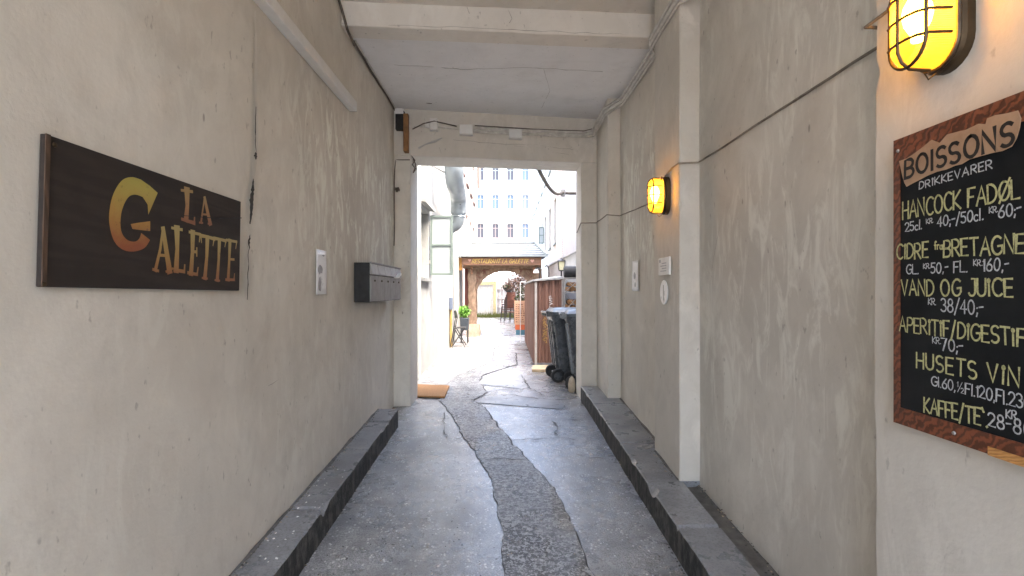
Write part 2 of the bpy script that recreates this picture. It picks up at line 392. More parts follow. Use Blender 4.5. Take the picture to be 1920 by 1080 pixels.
M['moss'] = simple('moss and weeds', (.13,.15,.035), .9, 0, .5, 30, .6)
M['leaf'] = simple('bright green leaves', (.16,.36,.045), .5, 0, .4, 12, .1); M['leaf_d'] = simple('dark leaves', (.055,.075,.028), .5, 0, .5, 12, .1); M['leaf_r'] = simple('reddish leaves', (.11,.055,.035), .5, 0, .4, 12, .1)
M['planter'] = simple('blue grey planter', (.06,.075,.09), .6, 0, .25, 8, .1)
M['terracotta'] = simple('terracotta menu board', (.62,.36,.22), .6, 0, .3, 14, .1); M['boardtext'] = simple('dark brown print', (.20,.09,.05), .6, 0, .2, 10, 0)
M['redorange'] = simple('red orange print', (.60,.13,.04), .6, 0, .2, 10, 0); M['tealprint'] = simple('blue print', (.08,.21,.28), .6, 0, .2, 10, 0)
M['yellowpipe'] = simple('yellow gas pipe', (.62,.42,.14), .5, 0, .2, 10, .1); M['bluebox'] = simple('slate blue box', (.13,.16,.22), .5, 0, .2, 10, .1)
M['chairm'] = simple('dark chair metal', (.05,.047,.045), .45, .3, .3, 10, .1)
M['chairred'] = simple('red brown chair back', (.22,.09,.06), .55, 0, .3, 10, .1)
M['log'] = simple('split firewood', (.33,.17,.07), .85, 0, .5, 14, .4); M['logdark'] = simple('dark bark roll', (.035,.037,.04), .7, 0, .4, 14, .4)
M['stonebeige'] = simple('beige stone', (.46,.38,.28), .85, 0, .35, 14, .5)
M['lanternglass'] = simple('yellowed lantern glass', (.72,.66,.40), .3, 0, .15, 12, .05)
M['plankbase'] = simple('pale scaffold board', (.55,.42,.27), .75, 0, .3, 8, .3)

def wav(amp, sc=1.3, sd=0.0):
    return lambda p: amp * (noise.noise(Vector((p.x*sc+sd, p.y*sc, p.z*sc))) + .4 * noise.noise(Vector((p.x*sc*3, p.y*sc*3+sd, p.z*sc*3))))

# ------------------------------------------------------------------ ground
g = MB()
xs = [-120,-40,-12,-6] + [-3 + .12*i for i in range(51)] + [6,12,40,120]
ys = [-80,-25,-8,-3] + [-1.5 + .15*i for i in range(121)] + [18,22,30,45,70,120,250]
def gzz(x, y):
    z = gz(y)
    if -1.3 < x < 1.4 and -1 < y < 16: z += .006 * noise.noise(Vector((x*1.6, y*1.6, 2)))
    return z
vs = [(x, y, gzz(x, y)) for y in ys for x in xs]; nx = len(xs)
g.add(vs, [(j*nx+i, j*nx+i+1, (j+1)*nx+i+1, (j+1)*nx+i) for j in range(len(ys)-1) for i in range(nx-1)])
def groundpt(px, py, lift=0):
    Y = 5.0
    for _ in range(30): Y = (CH - gz(Y)) * FX / (py - CY)
    x = (px - CX) * Y / FX
    return Vector((x, Y, gzz(x, Y) + lift))
def refine(pts, step=.06, jit=.012, sd=0):
    out = []
    for i in range(len(pts)-1):
        a, b = Vector(pts[i]), Vector(pts[i+1]); n = max(1, int((b-a).length / step))
        for k in range(n):
            p = a.lerp(b, k/n); q = noise.noise_vector(Vector((p.x*6+sd, p.y*6, sd))) * jit * 1.6 + noise.noise_vector(Vector((p.x*21, p.y*21+sd, sd))) * jit
            out.append(Vector((p.x + q.x, p.y + q.y, 0)))
    out.append(Vector(pts[-1])); return out
g.mi = 1
def crack(pix, wd, sd=0, lift=.011, jit=.02):
    pts = refine([groundpt(*q) for q in pix], .05, jit, sd); n = len(pts)
    L, Rr = [], []
    for i, p in enumerate(pts):
        d = (pts[min(i+1, n-1)] - pts[max(i-1, 0)]); d.z = 0; d.normalize(); q = Vector((-d.y, d.x, 0))
        ww = wd * (.35 + 1.1 * abs(noise.noise(Vector((i*.37, sd, 3)))) * 1.6)
        if i in (0, n-1): ww *= .2
        for lst, sg in ((L, 1), (Rr, -1)):
            a = p + q * ww * .5 * sg; a.z = gzz(a.x, a.y) + lift; lst.append(a)
    g.add(L + Rr, [(i, i+1, n+i+1, n+i) for i in range(n-1)])
crack([(770,769),(800,764),(818,762)], .012, 1); crack([(834,775),(832,800),(838,822),(868,826)], .012, 2)
crack([(955,829),(990,826),(1030,824),(1064,824),(1086,829)], .014, 3); crack([(1096,862),(1118,859),(1140,862)], .022, 4)
crack([(885,752),(905,745),(925,741),(960,741),(1000,748),(1040,751),(1068,750)], .028, 5)
crack([(925,730),(950,731),(975,733),(992,728),(985,716),(978,705)], .02, 6); crack([(992,728),(1012,738),(1022,743)], .018, 7)
crack([(1035,790),(1046,800),(1040,812),(1052,822)], .012, 8); crack([(1063,788),(1090,790)], .03, 9)
crack([(910,864),(950,862),(988,866)], .02, 10, .016); crack([(905,738),(930,733),(960,728)], .012, 11)
crack([(1100,895),(1128,897)], .012, 12); crack([(924,655),(940,648),(980,647),(1000,650)], .03, 13)
ground = g.build('ground', [M['ground'], M['crack']], fixn=False); tag(ground, 'worn wet grey concrete ground of the passage and courtyard', 'ground', kind='structure')

def strip(name, left, right, mat, lift, sd, jit=.016, parent=None):
    a = refine([groundpt(*q) for q in left], .04, jit, sd); b = refine([groundpt(*q) for q in right], .04, jit, sd + 9)
    n = max(len(a), len(b)); m_ = MB()
    def samp(l, t):
        f = t * (len(l)-1); i = min(int(f), len(l)-2); return l[i].lerp(l[i+1], f-i)
    K = 7; vs = []
    for j in range(n):
        p, q = samp(a, j/(n-1)), samp(b, j/(n-1))
        for k in range(K):
            v = p.lerp(q, k/(K-1)); v.z = gzz(v.x, v.y) + lift; vs.append(v)
    m_.add(vs, [(j*K+k, j*K+k+1, (j+1)*K+k+1, (j+1)*K+k) for j in range(n-1) for k in range(K-1)])
    return m_.build(name, mat, parent, fixn=False)
LE = [(955,1400),(951,1200),(947,1080),(945,1010),(930,937),(921,900),(901,864),(870,820),(843,773),(823,751),(838,724),(847,710),(885,694),(918,682),(926,668),(927,652)]
RE = [(1190,1400),(1145,1200),(1112,1080),(1074,992),(1038,915),(1001,879),(969,842),(939,806),(910,769),(888,752),(912,736),(897,718),(905,704),(945,691),(968,684),(966,662)]
def widen(l, d): return [(x + d, y) for x, y in l]
s1 = strip('asphalt_strip_edge', widen(LE, -1.0), widen(RE, 2.6), M['crack'], .004, 3); tag(s1, 'dark sunken joint along the winding asphalt strip', 'joint', kind='structure')
s2 = strip('asphalt_strip', LE, RE, M['asphalt'], .008, 3); tag(s2, 'winding strip of rough asphalt patching down the ground', 'asphalt strip', kind='structure')
sp = strip('screed_patch', [(852,700),(800,716),(786,720),(776,722)][::-1] and [(776,722),(790,708),(812,690),(836,668),(850,652)], [(838,722),(850,708),(880,695),(920,679),(926,656)], M['patch'], .006, 21); tag(sp, 'pale smooth screed beside the left courtyard wall', 'screed', kind='structure')
sp = strip('screed_patch', [(893,720),(912,709),(940,698),(968,692)], [(975,729),(980,722),(977,706),(972,694)], M['patch'], .006, 24); tag(sp, 'pale smooth triangular screed patch right of the asphalt', 'screed', kind='structure')
sp = strip('screed_patch', [(893,756),(915,746),(940,741)], [(1052,768),(1060,758),(1040,752)], M['patch'], .006, 27); tag(sp, 'pale screed band across the passage mouth', 'screed', kind='structure')

# ------------------------------------------------------------------ passage building
B = thing('passage_building', 'plastered building pierced by the long covered passage the view looks through', 'building', (0, 0, 0))
def Yp(X): return 5.75 + (X + 1.066) * .155
def pbox(mb, X0, X1, z0, z1, d0, d1, n=1):
    for i in range(n):
        a = X0 + (X1-X0)*i/n; b = X0 + (X1-X0)*(i+1)/n
        mb.hexa([(a,Yp(a)+d0,z0),(b,Yp(b)+d0,z0),(b,Yp(b)+d1,z0),(a,Yp(a)+d1,z0),(a,Yp(a)+d0,z1),(b,Yp(b)+d0,z1),(b,Yp(b)+d1,z1),(a,Yp(a)+d1,z1)])
YF = -2.8                                                            # street end of the passage
XR = 1.255
def inward(Y): return 0
lw = MB(); lw.grid((-1.25, YF, -.5), (0, 5.72-YF, 0), (0, 0, 4.2), 70, 46, wav(.007, 1.1, 3)); lw.box(-1.7, -1.275, YF, 5.72, -.5, 3.7)
left_wall = lw.build('wall', M['plaster_far'], B, smooth=True)
rw = MB(); rw.grid((1.258, 5.0, -.5), (0, YF-5.0, 0), (0, 0, 4.2), 60, 46, wav(.006, 1.2, 8)); rw.box(1.285, 1.7, YF, 6.0, -.5, 3.7)
right_wall = rw.build('wall', M['plaster'], B, smooth=True)
rf = MB(); rf.grid((1.215, 5.6, -.5), (0, -1.9, 0), (0, 0, 4.2), 26, 46, wav(.007, 1.4, 5))
rf.build('wall_panel', M['plaster_far'], B, smooth=True)
def sweep(mb, x0, x1, y0, y1, z0, z1, axis, sk=None, sd=0, amp=.006, step=.05, r=.011):
    """box with knocked, slightly wandering edges; sk(x) shifts y along x"""
    lo, hi = (z0, z1) if axis == 'z' else (x0, x1); n = max(2, int((hi-lo)/step)); vs = []
    A0, A1, B0, B1 = (x0, x1, y0, y1) if axis == 'z' else (y0, y1, z0, z1)
    for i in range(n+1):
        t = lo + (hi-lo)*i/n
        for k, (ca, cb, da, db) in enumerate(((A0,B0,1,1),(A1,B0,-1,1),(A1,B1,-1,-1),(A0,B1,1,-1))):
            w1 = noise.noise(Vector((t*1.3, k*5.1+sd, 1))) * amp * .7; w2 = noise.noise(Vector((t*1.1, k*5.1+sd, 8))) * amp * .7
            c = r * (.6 + .5*noise.noise(Vector((t*7, k*3.3+sd, 4)))) + max(0, noise.noise(Vector((t*9, k*2.7+sd, 2))) - .35) * .05
            pr = [(ca + da*c, cb), (ca, cb + db*c)] if k in (1, 3) else [(ca, cb + db*c), (ca + da*c, cb)]
            for a, b in pr:
                a += w1; b += w2
                if axis == 'z': x, y, z = a, b, t
                else: x, y, z = t, a, b
                vs.append((x, y + (sk(x) if sk else 0), z))
    K = 8
    mb.add(vs, [(i*K+k, i*K+(k+1)%K, (i+1)*K+(k+1)%K, (i+1)*K+k) for i in range(n) for k in range(K)] + [tuple(range(K)), tuple(n*K+k for k in range(K))])
def pil(name, x0, x1, y0, y1, mat, sd):
    m_ = MB(); sweep(m_, x0, x1, y0, y1, -.5, 3.66, 'z', None, sd); return m_.build(name, mat, B)
pil('pier', 1.13, 1.5, YF - .02, 1.567, M['plaster_near'], 1)
pil('pilaster', 1.13, 1.5, 3.325, 3.885, M['plaster_pil'], 2)
pil('pilaster', 1.08, 1.5, 5.42, 6.07, M['trim'], 3)
for x0, x1, q in ((-1.72, -1.066, 4), (.895, 1.72, 5)):
    m_ = MB(); sweep(m_, x0, x1, 0, .45, -.4, 2.912, 'z', Yp, q); m_.build('jamb', M['trim'], B)
m_ = MB(); sweep(m_, -1.72, 1.72, 0, .45, 2.915, 3.72, 'x', Yp, 6); m_.build('lintel', M['trim'], B)
for q in ((-7, -1.725), (1.725, 7)): m_ = MB(); pbox(m_, *q, -.4, 3.72, .02, .45); m_.build('courtyard_facade', M['outplaster'], B)
m_ = MB(); m_.grid((-1.3, 4.0, 3.606), (0, YF-4.0, 0), (2.6, .208, 0), 38, 18, wav(.004, 1.2)); m_.box(-1.7, 1.7, YF, 3.99, 3.625, 3.8); m_.build('ceiling', M['beam'], B, smooth=True)
m_ = MB(); m_.grid((-1.3, 6.4, 3.436), (0, -2.4, 0), (2.6, .208, 0), 20, 20, wav(.004, 1.0)); m_.hexa([(-1.7,4.0,3.455),(1.7,4.24,3.455),(1.7,6.4,3.455),(-1.7,6.4,3.455),(-1.7,4.0,3.8),(1.7,4.24,3.8),(1.7,6.4,3.8),(-1.7,6.4,3.8)]); m_.build('ceiling_panel', M['ceiling'], B, smooth=True)
m_ = MB()
def Yb(X): return 3.9 + (X + 1.21) * .08
sweep(m_, -1.3, 1.28, 0, .2, 3.42, 3.72, 'x', Yb, 7)
m_.build('ceiling_beam', M['beam'], B)
m_ = MB(); m_.box(-7, 7, YF, 6.2, 3.82, 5.6); m_.build('upper_storey', M['outplaster'], B)
# crack in the left wall: ragged gap with a torn lip of plaster
m_ = MB()
def lwp(px, py, off=0):
    v = PX(px, py, -1.25 + off); return v
def wallpoly(cent, wds, off, sd):
    pts = []
    for i in range(len(cent)-1):
        for k in range(6):
            t = k/6; pts.append((cent[i][0]*(1-t)+cent[i+1][0]*t, cent[i][1]*(1-t)+cent[i+1][1]*t, wds[i]*(1-t)+wds[i+1]*t))
    pts.append((*cent[-1], wds[-1])); L, Rr = [], []
    for i, (x, y, ww) in enumerate(pts):
        j = 1.6 * noise.noise(Vector((i*.45, sd, 1))); k = 1 + .7 * noise.noise(Vector((i*.8, sd, 7)))
        L.append(lwp(x + j - ww*k/2, y, off)); Rr.append(lwp(x + j + ww*k/2, y, off))
    n = len(pts); m_.add(L + Rr, [(i, i+1, n+i+1, n+i) for i in range(n-1)])
wallpoly([(480,285),(479,292),(480,299)], [2,6,2], .016, 1)
wallpoly([(475,335),(474,352),(472,375),(471,398),(469,420)], [1,5,7,5,2], .016, 2)
wallpoly([(469,440),(467,452),(467,470)], [1,4,1], .016, 5)
wallpoly([(480,200),(479,240),(480,285)], [1,1.6,1], .016, 3); wallpoly([(466,470),(465,520),(464,562)], [1,1.5,1], .016, 4)
m_.build('wall_crack', M['crack'], B, fixn=False)
m_ = MB(); wallpoly([(466,470),(465,500),(464,535),(466,563)], [3,9,9,4], .013, 6); wallpoly([(473,330),(475,345),(473,362)], [2,9,2], .013, 8)
wallpoly([(479,20),(480,120),(479,200),(481,285),(474,340)], [3,5,6,8,4], .012, 9)
m_.build('torn_plaster', M['trim'], B, fixn=False)
m_ = MB()
def hair(pts, wd, sd):
    out = []
    for i in range(len(pts)-1):
        a, b = Vector(pts[i]), Vector(pts[i+1]); n = max(2, int((b-a).length/.05))
        for k in range(n): p = a.lerp(b, k/n); out.append(p + Vector((0, 0, 1)) * .012 * noise.noise(p*9 + Vector((sd,0,0))) + Vector((.008*noise.noise(p*13 + Vector((0,sd,0))), 0, 0)) * (1 if abs(a.x-b.x) < .02 and abs(a.x) < 1.2 else 0))
    out.append(Vector(pts[-1])); m_ = MB(); m_.tube(out, [wd * (.4 + .8*abs(noise.noise(Vector((i*.6, sd, 2))))) for i in range(len(out))], 4); m_.build('hairline_crack', M['crackline'], B)
L_ = lambda x, z: (x, Yp(x) - .0005, z)
hair([L_(-.6,3.12), L_(-.1,3.09), L_(.35,3.10), L_(.8,3.06)], .0022, 1); hair([L_(.1,3.08), L_(.4,3.04), L_(.75,3.0)], .0016, 2); hair([L_(-.75,3.02), L_(-.73,2.96)], .002, 3)
B_ = lambda x, z: (x, Yb(x) - .0005, z)
hair([B_(-.9,3.435), B_(-.3,3.44), B_(.4,3.436), B_(1.1,3.44)], .0022, 4); hair([B_(-.3,3.606), B_(-.28,3.55)], .0025, 5); hair([B_(.02,3.60), B_(.05,3.53), B_(.03,3.49)], .002, 6)
C_ = lambda x, y: (x, y, 3.4325)
hair([C_(-1.0,4.6), C_(-.4,4.7), C_(.2,4.66), C_(.9,4.75)], .0022, 14); hair([C_(.35,4.7), C_(.45,5.2), C_(.4,5.7)], .0018, 15); hair([C_(-.86,5.55), C_(-.80,5.56)], .006, 16)
W_ = lambda y, z: (1.2595, y, z)
hair([W_(2.0,1.95), W_(2.3,1.7), W_(2.45,1.62), W_(2.8,1.2)], .0012, 7); hair([W_(2.9,2.0), W_(3.1,1.6), W_(3.2,1.3)], .0012, 8)
hair([(-1.2505,2.7,.9),(-1.2505,2.9,.92),(-1.2505,3.1,.86)], .0015, 9); hair([(-1.2505,4.4,1.05),(-1.2505,4.7,1.1),(-1.2505,5.1,1.08)], .002, 10); hair([(-1.2505,4.05,2.9),(-1.2505,4.05,2.2),(-1.2505,4.06,1.7)], .0012, 12)
# hole and timber stub in the left upper corner of the mouth
m_ = MB(); a = P(744, 246, 5.73); b = P(760, 212, 5.73); m_.box(a.x, b.x, 5.655, 5.735, a.z, b.z); m_.build('cable_hole', M['black'], B)
m_ = MB(); a = P(758, 286, 5.7); b = P(767, 216, 5.7); m_.box(a.x, b.x, 5.64, 5.74, a.z, b.z); a = P(742, 216, 5.7); b = P(758, 206, 5.7); m_.build('timber_stub', M['timber'], B, bevel=.004)
m_ = MB(); m_.box(a.x, b.x, 5.65, 5.73, a.z, b.z); m_.build('stub_cap', M['whitepl'], B)

# kerbs
def kerb(name, side, x_in, x_out, y0, y1, label):
    k = MB(); n = 420; vs = []
    for i in range(n+1):
        Y = y0 + (y1-y0)*i/n
        xi = x_in(Y) + .005 * noise.noise(Vector((Y*5, side, 0))); zt = gz(Y) + .172
        c = max(0, noise.noise(Vector((Y*4.2, side*7, 1)))-.15) * .085 + .008*abs(noise.noise(Vector((Y*19, side, 4)))) + .003
        jt = min(abs(Y - q) for q in ((.4, 1.62, 2.95, 3.9, 4.6) if side < 0 else (.2, 1.5, 2.75, 4.05, 5.2)))
        if jt < .012: zt -= .012; c += .006
        zt += .004 * noise.noise(Vector((Y*1.7, side*3, 9)))
        xo = x_out(Y)
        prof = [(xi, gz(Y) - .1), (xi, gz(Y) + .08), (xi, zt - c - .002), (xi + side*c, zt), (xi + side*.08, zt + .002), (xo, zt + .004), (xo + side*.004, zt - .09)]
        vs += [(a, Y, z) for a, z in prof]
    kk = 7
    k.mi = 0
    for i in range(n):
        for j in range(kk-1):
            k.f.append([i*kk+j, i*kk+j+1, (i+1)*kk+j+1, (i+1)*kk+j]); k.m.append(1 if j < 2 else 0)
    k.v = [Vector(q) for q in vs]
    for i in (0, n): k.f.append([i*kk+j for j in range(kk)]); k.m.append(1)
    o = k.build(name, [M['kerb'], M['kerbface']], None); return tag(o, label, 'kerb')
kerb('stone_kerb', -1, lambda Y: -1.05, lambda Y: -1.30, YF, 5.0, 'dark stone kerb along the foot of the left passage wall')
kerb('stone_kerb', 1, lambda Y: .926 - (Y-2.4)*.012, lambda Y: 1.145 if Y < 3.33 else 1.35, YF, 6.02, 'dark stone kerb along the foot of the right passage wall')

m_ = MB(); rn = random.Random(11)
def flake(x, y, z, s_):
    a = rn.uniform(0, 6.28); u = Vector((math.cos(a), math.sin(a), rn.uniform(-.3,.3)))*s_; v = Vector((-math.sin(a), math.cos(a), rn.uniform(-.3,.3)))*s_*rn.uniform(.4,.9); p = Vector((x,y,z)); h = Vector((0,0,s_*.5))
    m_.add([p-u, p-v, p+u, p+v, p+h], [(0,1,4),(1,2,4),(2,3,4),(3,0,4),(3,2,1,0)])
for _ in range(520):
    y = rn.uniform(1.2, 5.0); q = rn.random()
    m_.mi = 0 if rn.random() < .62 else 1
    if q < .45: flake(-1.235 + abs(rn.gauss(0,.02)), y, gz(y)+.18, rn.uniform(.003,.009))
    elif q < .75: flake(1.235 - abs(rn.gauss(0,.02)) - (.04 if y > 3.9 else 0) - (.12 if 3.3 < y < 3.9 else 0), y, gz(y)+.18, rn.uniform(.003,.009))
    else: flake(rn.choice((-1.04, .905)) + rn.choice((-.0,.0)) + (1 if 0 else 0), y, gz(y)+.012, rn.uniform(.004,.010))
for _ in range(1500):
    y = 1.6 + 4.5*rn.random()**1.6; m_.mi = rn.choice((0,0,0,1,2)); x = rn.uniform(-.98,.86); flake(x, y, gzz(x,y)+.011, rn.uniform(.003,.0075))
for _ in range(40):
    y = rn.uniform(1.9, 3.6); m_.mi = 2; x = rn.uniform(-1.22,-1.07); flake(x, y, gz(y)+.178, rn.uniform(.004,.010))
tag(m_.build('litter', [M['crack'], M['stonebeige'], M['paper']], None, fixn=False), 'dark grit and pale chips scattered along the kerbs and ground', 'grit', kind='stuff')

m_ = MB(); ng = 40; vs = []
for i in range(ng+1):
    Y = YF + (3.345-YF)*i/ng; zt = gz(Y) + .172 - .03 + .004*noise.noise(Vector((Y*5,2,2)))
    vs += [(1.144, Y, zt), (1.2, Y, zt-.004), (1.275, Y, zt + .002)]
m_.add(vs, [(i*3+j, i*3+j+1, i*3+j+4, i*3+j+3) for i in range(ng) for j in range(2)])
tag(m_.build('wall_gutter', M['gutterdark'], None, fixn=False), 'dark gutter sunk between the right kerb and the recessed wall', 'gutter')  # sunken strip, darker than the kerb top beside it

def dirtlip(xf, side, y0, y1, zo, sd):
    m_ = MB(); n = int((y1-y0)/.025); vs = []
    for i in range(n+1):
        Y = y0 + (y1-y0)*i/n; z = gz(Y) + zo
        h = .004 + .03*max(0, noise.noise(Vector((Y*3.1, sd, 0))) + .12) + .006*abs(noise.noise(Vector((Y*23, sd, 3)))); d = .006 + .02*max(0, noise.noise(Vector((Y*4.3, sd, 6))) + .1)
        x = xf(Y); vs += [(x, Y, z + h), (x - side*.008, Y, z + h*.4), (x - side*(.008+d), Y, z)]
    m_.add(vs, [(i*3+j, i*3+j+1, i*3+j+4, i*3+j+3) for i in range(n) for j in range(2)]); m_.build('dirt_lip', M['gutterdark'], B, fixn=False)
dirtlip(lambda Y: -1.245, -1, .6, 5.0, .174, 1); dirtlip(lambda Y: 1.252, 1, .6, 3.32, .140, 2); dirtlip(lambda Y: 1.211, 1, 3.9, 5.4, .174, 3); dirtlip(lambda Y: 1.132, 1, 3.34, 3.87, .174, 4)

# ------------------------------------------------------------------ stroke lettering
def arc(cx, cy, rx, ry, a0, a1, n=10): return [(cx + rx*math.cos(R(a0+(a1-a0)*i/n)), cy + ry*math.sin(R(a0+(a1-a0)*i/n))) for i in range(n+1)]
GL = {
'A': (.72,[[(0,0),(.36,1),(.72,0)],[(.13,.36),(.6,.36)]]),
'B': (.62,[[(0,0),(0,1)]+arc(.28,.76,.28,.24,90,-90)+[(0,.52)],[(0,.52)]+arc(.3,.26,.32,.26,90,-90)+[(0,0)]]),
'C': (.66,[arc(.4,.5,.4,.5,50,310,14)]),
'D': (.66,[[(0,0),(0,1)]+arc(.14,.5,.52,.5,90,-90,12)+[(0,0)]]),
'E': (.54,[[(.54,1),(0,1),(0,0),(.54,0)],[(0,.52),(.45,.52)]]),
'F': (.52,[[(.52,1),(0,1),(0,0)],[(0,.52),(.42,.52)]]),
'G': (.70,[arc(.4,.5,.4,.5,50,330,15)+[(.74,.48),(.45,.46)]]),
'H': (.62,[[(0,0),(0,1)],[(.62,0),(.62,1)],[(0,.5),(.62,.5)]]),
'I': (.06,[[(.03,0),(.03,1)]]),
'J': (.5,[[(.2,1),(.5,1),(.5,.25)]+arc(.25,.24,.25,.24,0,-160,8)]),
'K': (.6,[[(0,0),(0,1)],[(.58,1),(.02,.45),(.62,0)]]),
'L': (.5,[[(0,1),(0,0),(.52,0)]]),
'N': (.64,[[(0,0),(0,1),(.64,0),(.64,1)]]),
'O': (.74,[arc(.37,.5,.37,.5,95,460,18)]),
'Ø': (.74,[arc(.37,.5,.37,.5,95,460,18),[(.02,-.1),(.76,1.12)]]),
'P': (.58,[[(0,0),(0,1)]+arc(.28,.74,.3,.26,90,-90)+[(0,.48)]]),
'R': (.62,[[(0,0),(0,1)]+arc(.28,.74,.3,.26,90,-90)+[(0,.48)],[(.22,.48),(.62,0)]]),
'S': (.58,[arc(.29,.74,.28,.26,40,250,9)+arc(.29,.25,.29,.25,75,-140,9)]),
'T': (.64,[[(0,1),(.64,1)],[(.32,1),(.32,0)]]),
'U': (.62,[[(0,1),(0,.3)]+arc(.31,.3,.31,.3,180,360,10)+[(.62,1)]]),
'V': (.66,[[(0,1),(.33,0),(.66,1)]]),
'i': (.14,[[(.07,0),(.07,.66)],arc(.07,.86,.07,.09,0,360,8)]),
'a': (.44,[arc(.2,.26,.2,.25,60,420,12),[(.42,.52),(.42,0)]]), 'c': (.4,[arc(.24,.27,.24,.27,50,310,10)]), 'f': (.34,[arc(.24,.78,.12,.2,30,180,6)+[(.12,0)],[(0,.5),(.3,.5)]]), 'l': (.1,[[(.05,1),(.05,0)]]), 'r': (.32,[[(0,.52),(0,0)],[(0,.3)]+arc(.2,.32,.18,.2,150,50,5)]),
'0': (.56,[arc(.28,.5,.28,.5,95,460,16)]), '1': (.16,[[(0,.82),(.14,1),(.14,0)]]), '2': (.54,[arc(.27,.73,.27,.27,165,-30,9)+[(0,0),(.56,0)]]), '3': (.52,[arc(.24,.75,.25,.25,150,-80,9),arc(.24,.26,.28,.26,85,-150,9)]),
'4': (.58,[[(.4,0),(.4,1),(0,.32),(.58,.32)]]), '5': (.52,[[(.5,1),(.06,1),(.03,.58)]+arc(.23,.32,.29,.31,110,-140,10)]), '6': (.54,[[(.42,1),(.12,.6)]+arc(.27,.28,.27,.28,150,500,14)]), '7': (.52,[[(0,1),(.52,1),(.16,0)]]), '8': (.54,[arc(.27,.76,.22,.24,-90,270,12),arc(.27,.26,.27,.26,90,450,12)]),
'.': (.08,[[(.02,.02),(.07,.05)]]), ',': (.1,[[(.08,.06),(.02,-.12)]]), ';': (.1,[[(.05,.42),(.08,.46)],[(.08,.08),(.02,-.16)]]), '-': (.34,[[(0,.5),(.34,.54)]]), '/': (.42,[[(0,-.15),(.42,1.1)]]), '½': (.8,[[(.04,.85),(.14,1),(.14,.5)],[(.1,.0),(.62,1)],arc(.62,.34,.14,.13,165,-30,6)+[(.5,0),(.8,0)]]), '`': (.2,[[(.0,1.1),(.14,.88)]]), ' ': (.3,[]),
}
def layout(s, gap=.2):
    x = 0; out = []; sup = False
    for ch in s:
        if ch == '^': sup = not sup; continue
        wd, st = GL[ch]; k, dy = (.52, .5) if sup else (1, 0)
        out.append((x, k, dy, st)); x += (wd + gap) * k
    return out, x - gap
def letter(mb, s, pos, wd, lift=.0006, gap=.2, seed=1):
    """pos(t, gx, gy) -> point; t runs 0..1 along the line, gy in cap heights"""
    out, tot = layout(s, gap); rnd = random.Random(seed); q = 0
    for x, k, dy, st in out:
        wd_small = st is GL['½'][1]
        jy = rnd.uniform(-.03, .03); sh = rnd.uniform(-.05, .05)
        for pl in st:
            pts = [((x + a*k + sh*b*k) / tot, dy + b*k + jy) for a, b in pl]
            n = len(pts); V = [pos(t, h, .0) for t, h in pts]
            q += 1; L, Rr = [], []
            for i in range(n):
                d = (V[min(i+1, n-1)] - V[max(i-1, 0)])
                if d.length < 1e-6: d = Vector((0, 1, 0))
                d.normalize(); nrm = pos.n; sd_ = nrm.cross(d).normalized()
                kk = 1.0
                if 0 < i < n-1:
                    d0 = (V[i]-V[i-1]).normalized(); kk = min(1.6, 1/max(.35, abs(sd_.dot(nrm.cross(d0)))))
                e = Vector((0,0,0))
                w_ = wd * (.58 if k < 1 else .9) * (.5 if wd_small else 1) * .84 * (1 + .22 * noise.noise(Vector((i*.9, q*3.1, seed))))
                if i == 0: e = -d * w_ * .4
                if i == n-1: e = d * w_ * .4
                b = V[i] + e + nrm * (lift + .00012 * (q % 7))
                L.append(b + sd_*w_*.5*kk); Rr.append(b - sd_*w_*.5*kk)
            mb.add(L + Rr, [(i, i+1, n+i+1, n+i) for i in range(n-1)])
class Pos:
    def __init__(s, a, b, ca, cb, n): s.a, s.b, s.ca, s.cb, s.n = a, b, ca, cb, Vector(n)
    def __call__(s, t, h, _): return s.a.lerp(s.b, t) + Vector((0, 0, 1)) * h * (s.ca*(1-t) + s.cb*t)

# ------------------------------------------------------------------ LA GALETTE board on the left wall
XS = -1.233
sg = thing('painted_sign', 'dark wooden board reading LA GALETTE in painted gold letters', 'sign', (XS, 1.85, 1.4))
m_ = MB(); c0, c1 = PX(84,250,XS), PX(452,378,XS); c2, c3 = PX(449,545,XS), PX(76,538,XS)
def plate(mb, poly, x0, x1):
    n = len(poly); a = [(x0, p.y, p.z) for p in poly]; b = [(x1, p.y, p.z) for p in poly]
    mb.add(a + b, [tuple(range(n))[::-1], tuple(range(n, 2*n))] + [(i, (i+1)%n, n+(i+1)%n, n+i) for i in range(n)])
plate(m_, [c0, c1, c2, c3], -1.247, XS); m_.build('board', M['signwood'], sg, bevel=.003)
m_ = MB(); e0, e1 = PX(93,253,XS), PX(85,538,XS); plate(m_, [c0, e0, e1, c3], XS + .0006, XS + .004); m_.build('edge_strip', M['oldtimber'], sg)
for px, py in ((100,272),(80,533)): m_ = MB(); v = PX(px, py, XS); m_.lathe([(.007,.003),(.006,.007),(.0,.008)], (XS, v.y, v.z), 10, 'x'); m_.build('screw', M['metal_dark'], sg)
def zs(px, py): v = PX(40 + px/3, 220 + py/3, XS); return (v.y, v.z)      # zoomed crop coords -> board plane
def sribbon(mb, pts, wd, lift):                                           # pts in crop px, wd in metres
    q = [zs(*p) for p in pts]; mb.ribbon(q, wd, (XS, 0, 0), (0,1,0), (0,0,1), (1,0,0), lift)
m_ = MB()
def crom(p, k=5):
    out = []
    for i in range(len(p)-1):
        a, b, c, d = [Vector(p[max(0, min(len(p)-1, i+q))]) for q in (-1, 0, 1, 2)]
        for j in range(k):
            t = j/k; v = .5*((2*b) + (c-a)*t + (2*a-5*b+4*c-d)*t*t + (3*b-a-3*c+d)*t**3); out.append((v.x, v.y))
    return out + [p[-1]]
